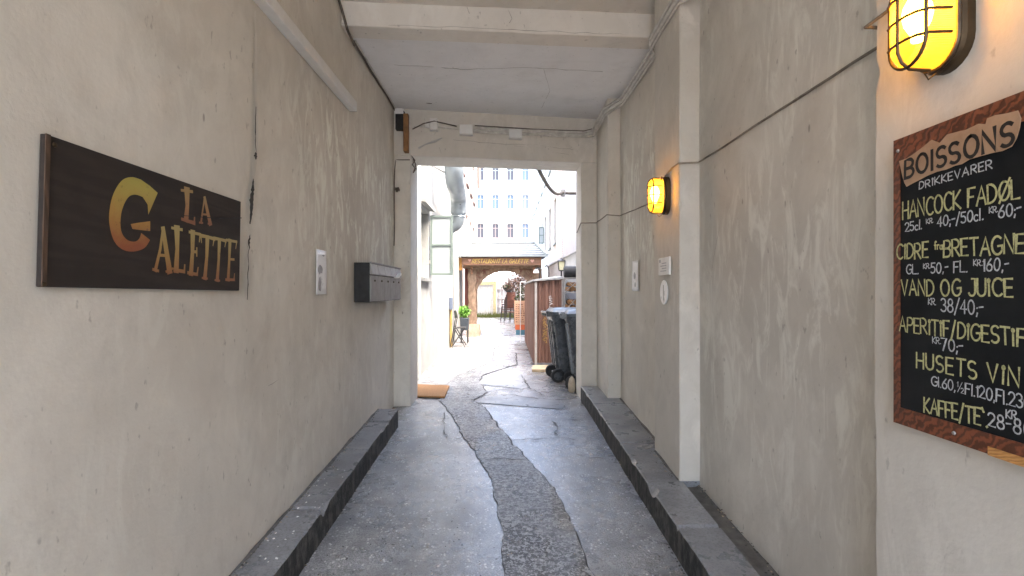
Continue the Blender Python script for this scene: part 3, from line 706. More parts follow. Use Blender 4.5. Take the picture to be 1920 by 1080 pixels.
def poly_face(mb, outer, inner, lift):                                    # band between two polylines of equal length
    if len(outer) > 4: outer = outer[:2] + crom(outer[2:]); inner = inner[:2] + crom(inner[2:])
    a = [zs(*p) for p in outer]; b = [zs(*p) for p in inner]; n = len(a)
    mb.add([(XS + lift, y, z) for y, z in a + b], [(i, i+1, n+i+1, n+i) for i in range(n-1)])
poly_face(m_, [(765,425),(720,385),(670,350),(620,336),(570,350),(530,400),(503,470),(491,560),(500,640),(525,705),(570,745),(630,755),(690,735),(722,690)],
              [(712,548),(708,490),(680,448),(640,435),(605,445),(580,480),(562,530),(555,590),(560,640),(578,675),(605,695),(640,698),(662,680),(672,650)], .0014)
poly_face(m_, [(612,600),(660,592),(722,584)], [(622,628),(668,634),(722,640)], .0018)
m_.build('capital_letter', M['goldG'], sg, fixn=False)
def fl(mb, segs, lift=.0012):
    for k, (pts, ws) in enumerate(segs):
        q = [zs(*p) for p in pts]; mb.ribbon(q, [w_ for w_ in ws], (XS, 0, 0), (0,1,0), (0,0,1), (1,0,0), lift + .0002*(k % 6))
m_ = MB()
fl(m_, [([(930,410),(932,500),(925,575)], [.036,.022,.030]), ([(898,410),(960,418)], [.010,.012]), ([(900,572),(940,585),(972,595)], [.012,.014,.016]), ([(972,560),(970,600)], [.008,.012]),
        ([(1028,452),(1018,520),(1008,592)], [.010,.010,.012]), ([(1028,452),(1042,520),(1060,598)], [.016,.020,.024]), ([(1018,545),(1050,548)], [.008,.008]), ([(1000,592),(1018,594)], [.008,.008]), ([(1048,598),(1068,602)], [.008,.008])])
m_.build('small_lettering', M['goldL'], sg, fixn=False)
m_ = MB()
fl(m_, [([(795,625),(780,740),(752,860)], [.012,.013,.016]), ([(795,625),(812,740),(832,865)], [.020,.024,.030]), ([(775,775),(818,778)], [.011,.011]), ([(738,855),(768,864)], [.010,.010]), ([(812,868),(850,850)], [.010,.008]),
        ([(872,625),(874,740),(868,860)], [.034,.022,.030]), ([(845,622),(902,632)], [.010,.012]), ([(858,858),(915,868)], [.014,.014]), ([(917,830),(914,872)], [.008,.012]),
        ([(962,648),(960,760),(952,878)], [.030,.022,.028]), ([(942,645),(1002,658)], [.011,.012]), ([(1003,655),(998,700)], [.010,.006]), ([(960,755),(985,757)], [.012,.012]), ([(985,735),(985,780)], [.008,.008]), ([(935,874),(988,884)], [.013,.013]), ([(992,845),(986,884)], [.007,.011]),
        ([(1044,680),(1040,790),(1030,902)], [.028,.020,.026]), ([(1006,665),(1045,672),(1084,685)], [.016,.013,.016]), ([(1008,665),(1012,705)], [.010,.005]), ([(1082,685),(1076,722)], [.010,.005]), ([(1015,903),(1044,907)], [.009,.009]),
        ([(1112,690),(1108,800),(1100,914)], [.026,.018,.024]), ([(1082,680),(1114,686),(1148,695)], [.015,.012,.015]), ([(1148,695),(1142,728)], [.009,.005]), ([(1088,915),(1114,919)], [.009,.009]),
        ([(1172,695),(1168,800),(1162,912)], [.026,.018,.024]), ([(1152,690),(1210,700)], [.012,.012]), ([(1209,700),(1204,738)], [.009,.005]), ([(1170,798),(1194,800)], [.011,.011]), ([(1148,913),(1196,914)], [.012,.012]), ([(1198,880),(1194,915)], [.006,.010])])
m_.build('lettering', M['goldT'], sg, fixn=False)
m_ = MB(); sribbon(m_, [(840,545),(900,552),(1000,560),(1100,568),(1235,566)], [.001,.002,.003,.003,.004], .0026); m_.build('board_split', M['black'], sg, fixn=False)

# ------------------------------------------------------------------ mail boxes
mbx = thing('mailbox_row', 'row of five grey steel mailboxes with black end panel on left wall', 'mailbox', (-1.25, 4.75, 1.45))
y0, y1, zb, zt, xf = 4.2, 5.4, 1.304, 1.632, -1.105
m_ = MB(); m_.box(-1.245, xf - .012, y0, y1, zb, zt); m_.build('case', M['black'], mbx, bevel=.004)
n = 5; wd = (y1 - y0) / n
for i in range(n):
    a = y0 + wd*i + .004; b = y0 + wd*(i+1) - .004
    m_ = MB(); m_.box(xf - .011, xf, a, b, zb + .006, 1.527); f = m_.build('mailbox_door', M['greysteel'], mbx, bevel=.002)
    k = MB(); k.lathe([(.009,0),(.009,.006),(.005,.009)], (xf, (a+b)/2, 1.485), 12, 'x'); k.build('lock', M['metal_dark'], f)
    m_ = MB(); m_.hexa([(xf-.011,a,1.535),(xf+.012,a,1.535),(xf+.012,b,1.535),(xf-.011,b,1.535),(xf-.011,a,zt-.008),(xf-.006,a,zt-.006),(xf-.006,b,zt-.006),(xf-.011,b,zt-.008)])
    m_.build('letter_flap', M['greysteel_l'], mbx, bevel=.002)
m_ = MB(); m_.box(xf - .012, xf + .004, y0, y1, zt - .004, zt + .006); m_.build('top_rail', M['greysteel_l'], mbx)
m_ = MB(); m_.obox((xf + .018, 5.16, 1.55), (.05, .14, .012), Matrix.Rotation(.3, 3, 'X')); tag(m_.build('folded_letter', M['paper'], None), 'white letter poking from a mailbox slot', 'letter')

# ------------------------------------------------------------------ papers on the walls
def sheet(name, X, y0, y1, z0, z1, label, cat, blots, side, mat='paper', curl=.004):
    m_ = MB(); nn = 6
    def dx(p): return curl * math.sin((p.y-y0)/(y1-y0)*math.pi*1.3 + (p.z-z0)*9)
    vs = [];
    for j in range(nn+1):
        for i in range(nn+1):
            y = y0 + (y1-y0)*i/nn; z = z0 + (z1-z0)*j/nn
            vs.append((X + side*(.012 + abs(dx(Vector((0,y,z))))), y, z))
    m_.add(vs, [(j*(nn+1)+i, j*(nn+1)+i+1, (j+1)*(nn+1)+i+1, (j+1)*(nn+1)+i) for j in range(nn) for i in range(nn)])
    o = m_.build(name, M[mat], None, smooth=True); tag(o, label, cat)
    md = o.modifiers.new('thick', 'SOLIDIFY'); md.thickness = .0015
    for kk, (u, v, ru, rv) in enumerate(blots):
        k = MB(); pts = []
        for q in range(14):
            a = 2*math.pi*q/14; rr = 1 + .35 * noise.noise(Vector((math.cos(a)*2, math.sin(a)*2, kk*3.3)))
            pts.append((X + side*(.0185 + .0003*kk + curl*.6), y0 + (y1-y0)*(u + ru*rr*math.cos(a)), z0 + (z1-z0)*(v + rv*rr*math.sin(a))))
        k.add(pts, [tuple(range(14))]); k.build('print', M['paper_grey'], o)
    return o
sheet('notice', -1.25, 3.34, 3.53, 1.375, 1.672, 'crumpled silvery notice with grey print on the left wall', 'notice', [(.3,.56,.24,.10),(.24,.22,.15,.16),(.6,.88,.12,.02)], 1)
sheet('notice', 1.215, 4.63, 4.85, 1.398, 1.678, 'narrow white notice taped below the far lamp, left of the plate', 'notice', [(.5,.5,.18,.12),(.4,.2,.12,.08)], -1)
m_ = MB(); m_.box(1.108, 1.125, 3.475, 3.715, 1.51, 1.632); pl = tag(m_.build('wall_plate', M['whitepl'], None, bevel=.004), 'small white wall plate with faint grey lines on the pilaster', 'plate')
k = MB(); 
for i in range(4): k.box(1.1065, 1.1082, 3.53, 3.66 - .03*(i % 2), 1.535 + .018*i, 1.541 + .018*i)
k.box(1.1065, 1.1082, 3.66, 3.69, 1.60, 1.62); k.build('print', M['paper_grey'], pl)
m_ = MB(); m_.lathe([(.087,0),(.087,-.004),(.083,-.006)], (1.124, 3.625, 1.388), 28, 'x'); rd = tag(m_.build('round_sticker', M['paper'], None), 'round white sticker on the pilaster beneath the plate', 'sticker')
k = MB(); k.box(1.1165, 1.1172, 3.619, 3.631, 1.33, 1.44); k.build('print', M['greysteel'], rd)

# ------------------------------------------------------------------ bulkhead lamps
def stadium(hy, hz, n=12):     # outline in (y,z); half width hy, half height hz
    r = hy; pts = []
    for i in range(n+1): a = math.pi*i/n; pts.append((r*math.cos(a), hz - r + r*math.sin(a)))
    for i in range(n+1): a = math.pi + math.pi*i/n; pts.append((r*math.cos(a), -(hz - r) + r*math.sin(a)))
    return pts
def make_lamp(label):
    t = thing('bulkhead_lamp', label, 'lamp', (0,0,0), 'caged amber wall lamps')
    hy, hz = .063, .122
    def loft(mb, levels):
        rings = []
        for s_y, s_z, x in levels: rings.append([Vector((x, y, z)) for y, z in stadium(s_y, s_z)])
        n = len(rings[0]); vs = [q for r_ in rings for q in r_]
        fs = [(i*n+k, i*n+(k+1)%n, (i+1)*n+(k+1)%n, (i+1)*n+k) for i in range(len(rings)-1) for k in range(n)]
        fs.append(tuple((len(rings)-1)*n+k for k in range(n)))
        mb.add(vs, fs)
    m_ = MB(); loft(m_, [(hy+.010, hz+.010, .02), (hy+.010, hz+.010, -.006), (hy+.003, hz+.003, -.014), (hy-.012, hz-.012, -.016)]); m_.build('base', M['metal_dark'], t, smooth=True)
    m_ = MB(); loft(m_, [(hy-.003, hz-.003, -.0165), (hy-.005, hz-.005, -.085), (hy-.018, hz-.018, -.104), (hy-.045, hz-.045, -.112)]); m_.build('glass', M['amber'], t, smooth=True)
    m_ = MB()
    def rim(s_y, s_z, x, r): m_.tube([Vector((x, y, z)) for y, z in stadium(s_y, s_z)] + [Vector((x, s_y, s_z - s_y))], r, 6, False)
    rim(hy+.002, hz+.002, -.020, .0055); rim(hy-.004, hz-.004, -.094, .0042)
    def hoop(z):
        yy = hy - .001; m_.tube([(-.036, yy+.003, z), (-.088, yy, z), (-.108, yy-.016, z), (-.117, yy-.04, z), (-.117, -yy+.04, z), (-.108, -yy+.016, z), (-.088, -yy, z), (-.036, -yy-.003, z)], .0036, 6)
    for z in (-.058, 0, .058): hoop(z)
    m_.tube([(-.036, 0, hz+.003), (-.088, 0, hz), (-.108, 0, hz-.016), (-.1175, 0, hz-.04), (-.1175, 0, -hz+.04), (-.108, 0, -hz+.016), (-.088, 0, -hz), (-.036, 0, -hz-.003)], .0042, 6)
    for sy in (-1, 1): m_.tube([(-.036, sy*.040, hz-.02), (-.036, sy*.055, hz)], .005, 6)
    m_.build('cage', M['metal_dark'], t, smooth=True)
    m_ = MB(); m_.tube([(-.035, hy+.006, -.05), (-.035, hy+.026, -.05)], .008, 8); m_.build('catch', M['metal_dark'], t); m_ = MB(); m_.tube([(-.02, 0, -hz-.010), (-.035, .006, -hz-.024), (-.05, 0, -hz-.010)], .002, 6); m_.build('wire_loop', M['metal_dark'], t)
    m_ = MB(); m_.lathe([(.004,.062),(.018,.052),(.030,.028),(.033,.008),(.028,-.018),(.016,-.042),(.013,-.062)], (-.068, 0, .01), 18); m_.build('bulb', M['bulb'], t, smooth=True)
    return t
l1 = make_lamp('large near amber lamp in a brass cage above the drinks board')
l2 = copy_tree(l1); l1.location = (1.115, 1.302, 2.085); l2.location = (1.11, 3.575, 1.40 + 178*3.57/960)
l2['label'] = 'small distant amber caged lamp above the papers on the right pilaster'

# ------------------------------------------------------------------ drinks board
XB = 1.10
mn = thing('menu_board', 'chalk drinks board headed BOISSONS in a red brown woodgrain frame', 'menu board', (XB, 1.27, 1.42))
yl, yr = 1.488*XB/1.13, 1.025; zt_, zb_ = 1.822, 1.03
m_ = MB(); m_.box(XB + .001, 1.126, yr, yl, zb_, zt_); m_.build('slate', M['slate'], mn)
fw = .021; m_ = MB(); xo = XB - .0012
def yz(px, py, X=XB): v = PX(px, py, X); return v
m_.box(xo, 1.127, yl - fw, yl + .002, zb_ - .002, zt_ + .002); m_.box(xo, 1.127, yr - .002, yr + fw, zb_ - .002, zt_ + .002)
m_.box(xo, 1.127, yr + fw, yl - fw, zt_ - .062, zt_ + .002)
m_.box(xo, 1.127, yr + fw, yl - fw, zb_ - .002, zb_ + .045); m_.build('frame', M['redwood'], mn)
m_ = MB(); m_.box(xo - .002, xo + .004, yr - .003, 1.165, zb_ - .004, zb_ + .016); m_.build('bare_corner', M['lightwood'], mn)
XL = XB - .0022
def pt(px, py, X=XL): return PX(px, py, X)
m_ = MB(); top = [(1686,302),(1700,297),(1714,288),(1730,276),(1747,262),(1762,268),(1776,252),(1795,247),(1812,243),(1835,232),(1848,233),(1851,222),(1866,216),(1885,213),(1898,210),(1909,207),(1915,222)]
bot = [(1692,330),(1696,343),(1700,350),(1711,344),(1725,337),(1738,330),(1757,322),(1774,318),(1790,311),(1803,308),(1818,299),(1838,293),(1860,287),(1880,283),(1897,275),(1906,260),(1912,240)]
n_ = len(top); m_.add([pt(*q) for q in top] + [pt(*q) for q in bot], [(i, i+1, n_+i+1, n_+i) for i in range(n_-1)])
bn = m_.build('heading_banner', M['parch'], mn, fixn=False); md = bn.modifiers.new('thick', 'SOLIDIFY'); md.thickness = .001; md.offset = 0
XT = XB - .0030
def line(s, a, b, ca, cb, mat, wd, gap=.2, seed=1, X=None, name='lettering'):
    X = X or XB - .0014; p, q = PX(*a, X), PX(*b, X); m_ = MB()
    letter(m_, s, Pos(p, q, ca*p.y/FX, cb*q.y/FX, (-1,0,0)), wd, .0006, gap, seed); return m_.build(name, mat, mn, fixn=False)
Yc, Wc = M['chalk_y'], M['chalk_w']
line('BOISSONS', (1697,334), (1900,270), 33, 43, M['ink'], .0115, .26, 1, XT, 'heading')
line('DRiKKEVARER', (1724,355), (1861,315), 13, 17, Wc, .0042, .26, 2)
line('HANCOCK FADØL', (1693,411), (1912,371), 32, 36, Yc, .0065, .17, 3)
line('25cl. ^KR.^ 40;-/50cl. ^KR.^60;-', (1698,434), (1915,402), 16, 24, Wc, .0046, .17, 4)
line('CiDRE ^fra^BRETAGNE', (1682,486), (1921,474), 27, 36, Yc, .0065, .17, 5)
line('GL. ^KR.^50,- FL. ^KR.^160,-', (1700,514), (1892,507), 17, 24, Wc, .0046, .2, 6)
line('VAND OG JUiCE', (1691,553), (1900,556), 28, 34, Yc, .0065, .2, 7)
line('^KR.^ 38/40;-', (1741,582), (1844,590), 23, 27, Wc, .0048, .17, 8)
line('APERiTiF/DiGESTiF', (1687,620), (1922,650), 27, 33, Yc, .0062, .18, 9)
line('^KR.^70;-', (1749,655), (1806,661), 23, 22, Wc, .0048, .17, 10)
line('HUSETS ViN', (1719,689), (1911,726), 28, 36, Yc, .0065, .24, 11)
line('Gl.60,½Fl.120,Fl.230', (1747,722), (1934,770), 17, 27, Wc, .0044, .16, 12)
line('KAFFE/TE`.', (1733,772), (1852,801), 27, 32, Yc, .0065, .17, 13)
line('KR.', (1887,783), (1910,787), 15, 16, Wc, .0042, .2, 14)
line('28-80', (1854,798), (1935,822), 24, 30, Wc, .0050, .2, 15)
for px, py in ((1684,283),(1789,812)): m_ = MB(); v = PX(px, py, xo); m_.lathe([(.005,0),(.004,-.003),(0,-.0035)], (xo, v.y, v.z), 10, 'x'); m_.build('screw', M['greysteel_l'], mn)

# ------------------------------------------------------------------ batten light, cables, boxes
bt = thing('batten_light', 'long unlit white batten light high on the left wall', 'light', (-1.25, 3.3, 2.84))
m_ = MB(); m_.box(-1.247, -1.185, 2.1, 4.09, 2.83, 2.905); m_.build('housing', M['whitepl'], bt, bevel=.006)
m_ = MB(); m_.box(-1.2445, -1.19, 4.0905, 4.10, 2.832, 2.90); m_.build('end_cap', M['greysteel_l'], bt)
m_ = MB(); m_.tube([(-1.225, 2.1, 2.915), (-1.235, 2.6, 2.935), (-1.238, 3.4, 2.93), (-1.235, 4.2, 2.94)], .006, 6); m_.build('feed_wire', M['cable_d'], bt)
def cable(name, pts, r, mat, label, cat='cable', sag=.004, sd=0):
    out = []
    for i in range(len(pts)-1):
        a, b = Vector(pts[i]), Vector(pts[i+1]); n = max(1, int((b-a).length/.12))
        for k in range(n): p = a.lerp(b, k/n); out.append(p + noise.noise_vector(p*4 + Vector((sd, 0, 0))) * sag)
    out.append(Vector(pts[-1])); m_ = MB(); m_.tube(out, r, 7); o = m_.build(name, M[mat], None, smooth=True); return tag(o, label, cat)
# thin run along the right wall at 2.2 m
cable('thin_cable', [(1.115,-.5,2.21),(1.115,1.585,2.215),(1.245,1.59,2.215),(1.248,3.31,2.23),(1.117,3.312,2.225),(1.117,3.44,2.225),(1.113,3.575,2.20)], .0055, 'cable_t', 'dusty brown cable along the right wall up to the small lamp', sag=.006)
cable('thin_cable', [(1.117,3.60,2.09),(1.117,3.90,2.10),(1.205,3.905,2.11),(1.205,5.40,2.19),(1.068,5.405,2.20),(1.068,6.02,2.20),(.89,6.045,2.20),(.885,6.35,2.12)], .0055, 'cable_t', 'thin dark cable running from the small lamp to the passage mouth', sag=.006, sd=3)
bz = 3.30
zr = [(1.20, 2.2, 3.27), (1.19, 3.2, 3.28), (1.115, 3.3, 3.285), (1.115, 3.92, 3.29), (1.19, 4.05, 3.30), (1.19, 5.2, 3.325), (1.06, 5.45, 3.30), (1.03, 5.99, 3.24)]
for i, (dz, dx_, r, mt) in enumerate(((0,-.004,.017,'cable_w'), (.036,-.014,.013,'cable_w'), (-.032,.002,.010,'cable_w'), (.055,.0,.006,'cable_d'))):
    cable('thick_cable', [(x + dx_, y, z + dz) for x, y, z in zr] + [(.92, Yp(.92) - .02 - .004*i, 3.235 + dz*.8), (.3, Yp(.3) - .02, 3.232 + dz*.8), (-.50 + .05*i, Yp(-.5) - .022, 3.232 + dz*.8)], r, mt,
          ('thickest cream painted cable of the bundle along the right ceiling corner', 'cream painted cable running above the thickest one in the bundle', 'cream painted cable running below the thickest one in the bundle', 'thin dark cable on top of the painted ceiling corner bundle')[i], sag=.005, sd=i*2)
def jbox(px0, py0, px1, py1, label, round_=False):
    a = P(px0, py1, 5.85); b = P(px1, py0, 5.85); xm = (a.x+b.x)/2; y = Yp(xm)
    t = thing('junction_box', label, 'junction box', (xm, y, a.z), 'white junction boxes on the lintel')
    m_ = MB(); m_.box(a.x, b.x, y - .055, y + .03, a.z, b.z); m_.build('box_body', M['whitepl'], t, bevel=.006)
    m_ = MB(); m_.box(a.x + .008, b.x - .008, y - .062, y - .0555, a.z + .008, b.z - .008); m_.build('lid', M['frame_w'], t, bevel=.003)
    if round_:
        m_ = MB(); m_.tube([(a.x - .05, y - .028, (a.z+b.z)/2), (a.x - .001, y - .028, (a.z+b.z)/2)], .035, 12); m_.build('gland', M['whitepl'], t)
jbox(808,227,823,250,'white cable joint box at the left end of the lintel', True); jbox(862,236,887,255,'white square junction box in the middle of the lintel'); jbox(954,240,979,258,'white square junction box right of the lintel middle')
cable('conduit', [(-1.03, Yp(-1.0)-.02, 3.24), (-.9, Yp(-.9)-.02, 3.245), (-.5, Yp(-.5)-.02, 3.238)], .009, 'cable_w', 'short cream conduit left of the cable joint box', 'conduit')
cable('loose_cable', [(-1.04, 5.72, 3.2), (-.92, 5.73, 3.27), (-.8, 5.735, 3.30), (-.7, 5.74, 3.28), (-.55, 5.76, 3.25)], .007, 'cable_d', 'dark loose cable looping over the joint box', sag=.01)
cable('loose_cable', [(-1.075, 5.73, 3.38), (-1.07, 5.72, 3.1), (-1.065, 5.715, 2.92), (-1.035, 5.72, 2.86), (-1.03, 5.73, 2.78)], .008, 'cable_w', 'pale loose cable hanging down the left edge of the mouth', sag=.02)
cable('loose_cable', [(-1.05, 5.72, 2.90), (-1.01, 5.72, 2.85), (-1.04, 5.71, 2.80), (-.995, 5.72, 2.76), (-1.03, 5.725, 2.72), (-1.0, 5.72, 2.80), (-1.03, 5.71, 2.87)], .007, 'cable_d', 'tangled dark cable coil at the upper left corner of the mouth', sag=.02)
cable('loose_cable', [(-1.07, 5.735, 2.86), (-1.225, 5.72, 2.86), (-1.235, 5.70, 2.6), (-1.232, 5.69, 2.3), (-1.24, 5.69, 1.9)], .006, 'cable_d', 'thin dark wire dropping down the far corner of the left wall', sag=.02)
m_ = MB()
for k in range(9): q = noise.noise_vector(Vector((k*3.1, 1, 2))) * .05; m_.tube([Vector((-1.205, 5.70, 2.53)) + q, Vector((-1.205, 5.695, 2.53)) - q*.8, Vector((-1.20, 5.69, 2.52)) + q.yzx], .007, 5)
tag(m_.build('wire_knot', M['cable_d'], None), 'knot of black wire on the left corner beside the mouth', 'wire')
cable('loose_cable', [(-1.235, 3.7, 3.59), (-1.23, 3.86, 3.5), (-1.2, 3.9, 3.38), (-1.19, 4.05, 3.34), (-1.225, 4.15, 3.42), (-1.235, 4.6, 3.42), (-1.235, 5.3, 3.425), (-1.235, 5.7, 3.41)], .010, 'cable_d', 'dark cable drooping round the left end of the ceiling beam', sag=.012)
cable('loose_cable', [(-1.215, 4.15, 3.425), (-1.22, 5.0, 3.428), (-1.22, 5.7, 3.42)], .007, 'cable_w', 'pale cable in the left corner of the ceiling panel', sag=.008)
cable('loose_cable', [(1.21, 3.5, 3.59), (1.20, 4.02, 3.55), (1.19, 4.07, 3.38), (1.2, 4.3, 3.39)], .008, 'cable_d', 'dark cable drooping round the right end of the ceiling beam', sag=.012)
m_ = MB(); m_.tube([(-.72, Yp(-.7)-.008, 3.13), (-.8, Yp(-.8)-.01, 3.085), (-.9, Yp(-.9)-.01, 3.05), (-.98, Yp(-1.)-.008, 3.0)], [.006,.016,.008,.012], 6); tag(m_.build('filler_lump', M['outgrey'], None), 'grey smeared filler lump under the joint box on the lintel', 'filler')

# ------------------------------------------------------------------ walls with openings
def wall_open(mb, o, u, v, n, U, V, rects, depth):
    o, u, v, n = Vector(o), Vector(u), Vector(v), Vector(n)
    us = sorted({0, U, *[r[0] for r in rects], *[r[1] for r in rects]}); vs = sorted({0, V, *[r[2] for r in rects], *[r[3] for r in rects]})
    for i in range(len(us)-1):
        for j in range(len(vs)-1):
            a, b, c, d = us[i], us[i+1], vs[j], vs[j+1]; mx, my = (a+b)/2, (c+d)/2
            if any(r[0] < mx < r[1] and r[2] < my < r[3] for r in rects): continue
            mb.add([o+u*a+v*c, o+u*b+v*c, o+u*b+v*d, o+u*a+v*d], [(0,1,2,3)])
    for a, b, c, d in rects:
        q = [o+u*a+v*c, o+u*b+v*c, o+u*b+v*d, o+u*a+v*d]; r = [p - n*depth for p in q]
        mb.add(q + r, [(i, (i+1)%4, 4+(i+1)%4, 4+i) for i in range(4)])
def window(parent, o, u, v, n, rect, depth, fr, pane, bars_v=(.5,), bars_h=(), arch=0, fwd=.06):
    o, u, v, n = Vector(o), Vector(u), Vector(v), Vector(n); a, b, c, d = rect; W, H = b-a, d-c
    q = o + u*a + v*c - n*(depth - .01); m_ = MB()
    def bx(x0, x1, y0, y1, t0=-.03, t1=.03):
        m_.hexa([q+u*x0+v*y0+n*t0, q+u*x1+v*y0+n*t0, q+u*x1+v*y0+n*t1, q+u*x0+v*y0+n*t1, q+u*x0+v*y1+n*t0, q+u*x1+v*y1+n*t0, q+u*x1+v*y1+n*t1, q+u*x0+v*y1+n*t1])
    bx(0, fwd, 0, H); bx(W-fwd, W, 0, H); bx(fwd, W-fwd, 0, fwd); bx(fwd, W-fwd, H-fwd, H)
    for t in bars_v: bx(W*t-fwd*.4, W*t+fwd*.4, fwd, H-fwd, -.02, .02)
    for t in bars_h: bx(fwd, W-fwd, H*t-fwd*.45, H*t+fwd*.45, -.024, .024)
    f = m_.build('window', fr, parent)
    p = MB(); p.add([q+u*fwd*.5+v*fwd*.5-n*.012, q+u*(W-fwd*.5)+v*fwd*.5-n*.012, q+u*(W-fwd*.5)+v*(H-fwd*.5)-n*.012, q+u*fwd*.5+v*(H-fwd*.5)-n*.012], [(0,1,2,3)]); p.build('pane', pane, f)
    s_ = MB(); e = o + u*(a-.04) + v*(c-.07) - n*.02
    s_.hexa([e, e+u*(W+.08), e+u*(W+.08)+n*.09, e+n*.09, e+v*.066, e+u*(W+.08)+v*.066, e+u*(W+.08)+n*.09+v*.05, e+n*.09+v*.05]); s_.build('sill', fr, f)
    if arch:
        for sg_ in (0, 1):
            pl_ = [(0, H+.001)] + [(W*.5*(i/8), H - arch*(1-(1-((1-i/8))**2)**.5) ) for i in range(9)][::-1]
            pl_ = [(0, H)] + [(W/2*i/8, H - arch*(1 - math.sqrt(max(0, 1-(1-i/8)**2)))) for i in range(9)]
            if sg_: pl_ = [(W-x, y) for x, y in pl_]
            k = MB(); k.prism(pl_, q + n*(depth-.012-.03), u, v, n, .028); k.build('arch_infill', M['farwall'], f)
    return f

# left courtyard building
lb = thing('courtyard_building', 'white rendered building on the left of the courtyard with casement window', 'building', (-1.3, 7, .1))
o_, u_, v_, n_ = (-1.3, 6.12, -.1), (0,1,0), (0,0,1), (1,0,0)
rc = [(7.86-6.12, 8.62-6.12, 1.62+.1, 2.69+.1), (7.86-6.12, 8.62-6.12, 2.86+.1, 3.9+.1)]
m_ = MB(); wall_open(m_, o_, u_, v_, n_, 9.4, 5.7, rc, .16); m_.box(-7, -1.48, 6.3, 15.5, -.1, 5.6); m_.build('wall', M['outplaster'], lb)
for r_ in rc: window(lb, o_, u_, v_, n_, r_, .16, M['frame_lg'], M['pane_mid'], (), (.5,))
for zz in (2.76, 3.98):
    m_ = MB(); m_.hexa([(-1.31,7.72,zz),(-1.2,7.72,zz-.02),(-1.2,8.76,zz-.02),(-1.31,8.76,zz),(-1.31,7.72,zz+.07),(-1.2,7.72,zz+.03),(-1.2,8.76,zz+.03),(-1.31,8.76,zz+.07)]); m_.build('window_hood', M['outplaster'], lb)
m_ = MB(); m_.box(-1.315, -1.255, 6.65, 6.80, 0, 3.6); m_.box(-1.315, -1.255, 7.45, 7.6, 0, 3.6); m_.build('door_frame', M['frame_w'], lb, bevel=.006)
m_ = MB(); m_.box(-1.31, -1.285, 6.805, 7.445, .05, 2.3); m_.build('door', M['frame_w'], lb)
cs = MB(); a = P(807, 516, 8.70); b = P(849, 404, 8.70)
f_ = .035
for x0, x1, z0, z1 in ((a.x,a.x+f_,a.z,b.z),(b.x-f_,b.x,a.z,b.z),(a.x+f_,b.x-f_,a.z,a.z+f_),(a.x+f_,b.x-f_,b.z-f_,b.z),(a.x+f_,b.x-f_,a.z+.50,a.z+.525)): cs.box(x0, x1, 8.685, 8.725, z0, z1)
cas = cs.build('casement', M['frame_g'], lb)
m_ = MB(); m_.box(a.x+.02, b.x-.02, 8.70, 8.708, a.z+.02, b.z-.02); m_.build('pane', M['pane_white'], cas)
for zz in (1.85, 2.5): m_ = MB(); m_.box(-1.315, a.x + .004, 8.66, 8.70, zz, zz + .07); m_.build('hinge', M['greysteel'], cas)

# duct
dk = thing('exhaust_duct', 'big galvanised exhaust duct bending down the left courtyard wall', 'duct', (-.95, 9.4, 3))
def bez(pts, n=10):
    out = []
    for i in range(n+1):
        t = i/n; q = [Vector(p) for p in pts]
        while len(q) > 1: q = [q[k].lerp(q[k+1], t) for k in range(len(q)-1)]
        out.append(q[0])
    return out
path = [(-.90,8.9,6.0),(-.90,8.9,4.6),(-.90,8.9,3.75)] + bez([(-.90,8.9,3.7),(-.90,8.9,3.30),(-.905,9.3,3.30)], 8)[1:] + [(-.93,9.9,3.30)] + bez([(-.94,10.05,3.30),(-.955,10.4,3.30),(-.965,10.42,2.98)], 8)[1:]
m_ = MB(); m_.tube(path, .165, 20); m_.build('elbow', M['galv'], dk, smooth=True)
m_ = MB(); m_.tube([(-.965,10.42,2.985),(-.968,10.42,2.92)], .142, 20); m_.tube(bez([(-.968,10.42,2.93),(-.97,10.42,2.80),(-1.02,10.42,2.74)], 5) + [(-1.32,10.42,2.58)], [.142,.142,.14,.138,.134,.13,.12], 20); m_.build('drop_pipe', M['galv'], dk, smooth=True)
for q in ((-.90,8.9,3.72),(-.965,10.42,2.97),(-.968,10.42,2.90)): m_ = MB(); m_.lathe([(.150 if q[2] < 3.5 else .172,-.012),(.156 if q[2] < 3.5 else .178,0),(.150 if q[2] < 3.5 else .172,.012)], q, 22); m_.build('collar', M['galv'], dk, smooth=True)
m_ = MB(); m_.bar((-1.3,9.0,3.6),(-1.02,9.0,3.45),.03,.03); m_.build('bracket', M['greysteel'], dk)
# pipes on the left wall
cable('downpipe', [(-1.235,12.7,5.5),(-1.235,12.7,1.9),(-1.225,12.7,.55)], .045, 'whitepl', 'white downpipe on the left courtyard wall behind the duct', 'pipe', 0)
gp = thing('gas_pipe', 'yellow gas pipe with slate blue box at the foot of the left wall', 'pipe', (-1.27,11.85,.1))
m_ = MB(); m_.tube([(-1.265,11.85,.08),(-1.265,11.85,.96)], .03, 10); m_.build('pipe', M['yellowpipe'], gp, smooth=True)
m_ = MB(); m_.box(-1.298,-1.23,11.74,11.96,.96,1.24); m_.build('meter_box', M['bluebox'], gp, bevel=.008)
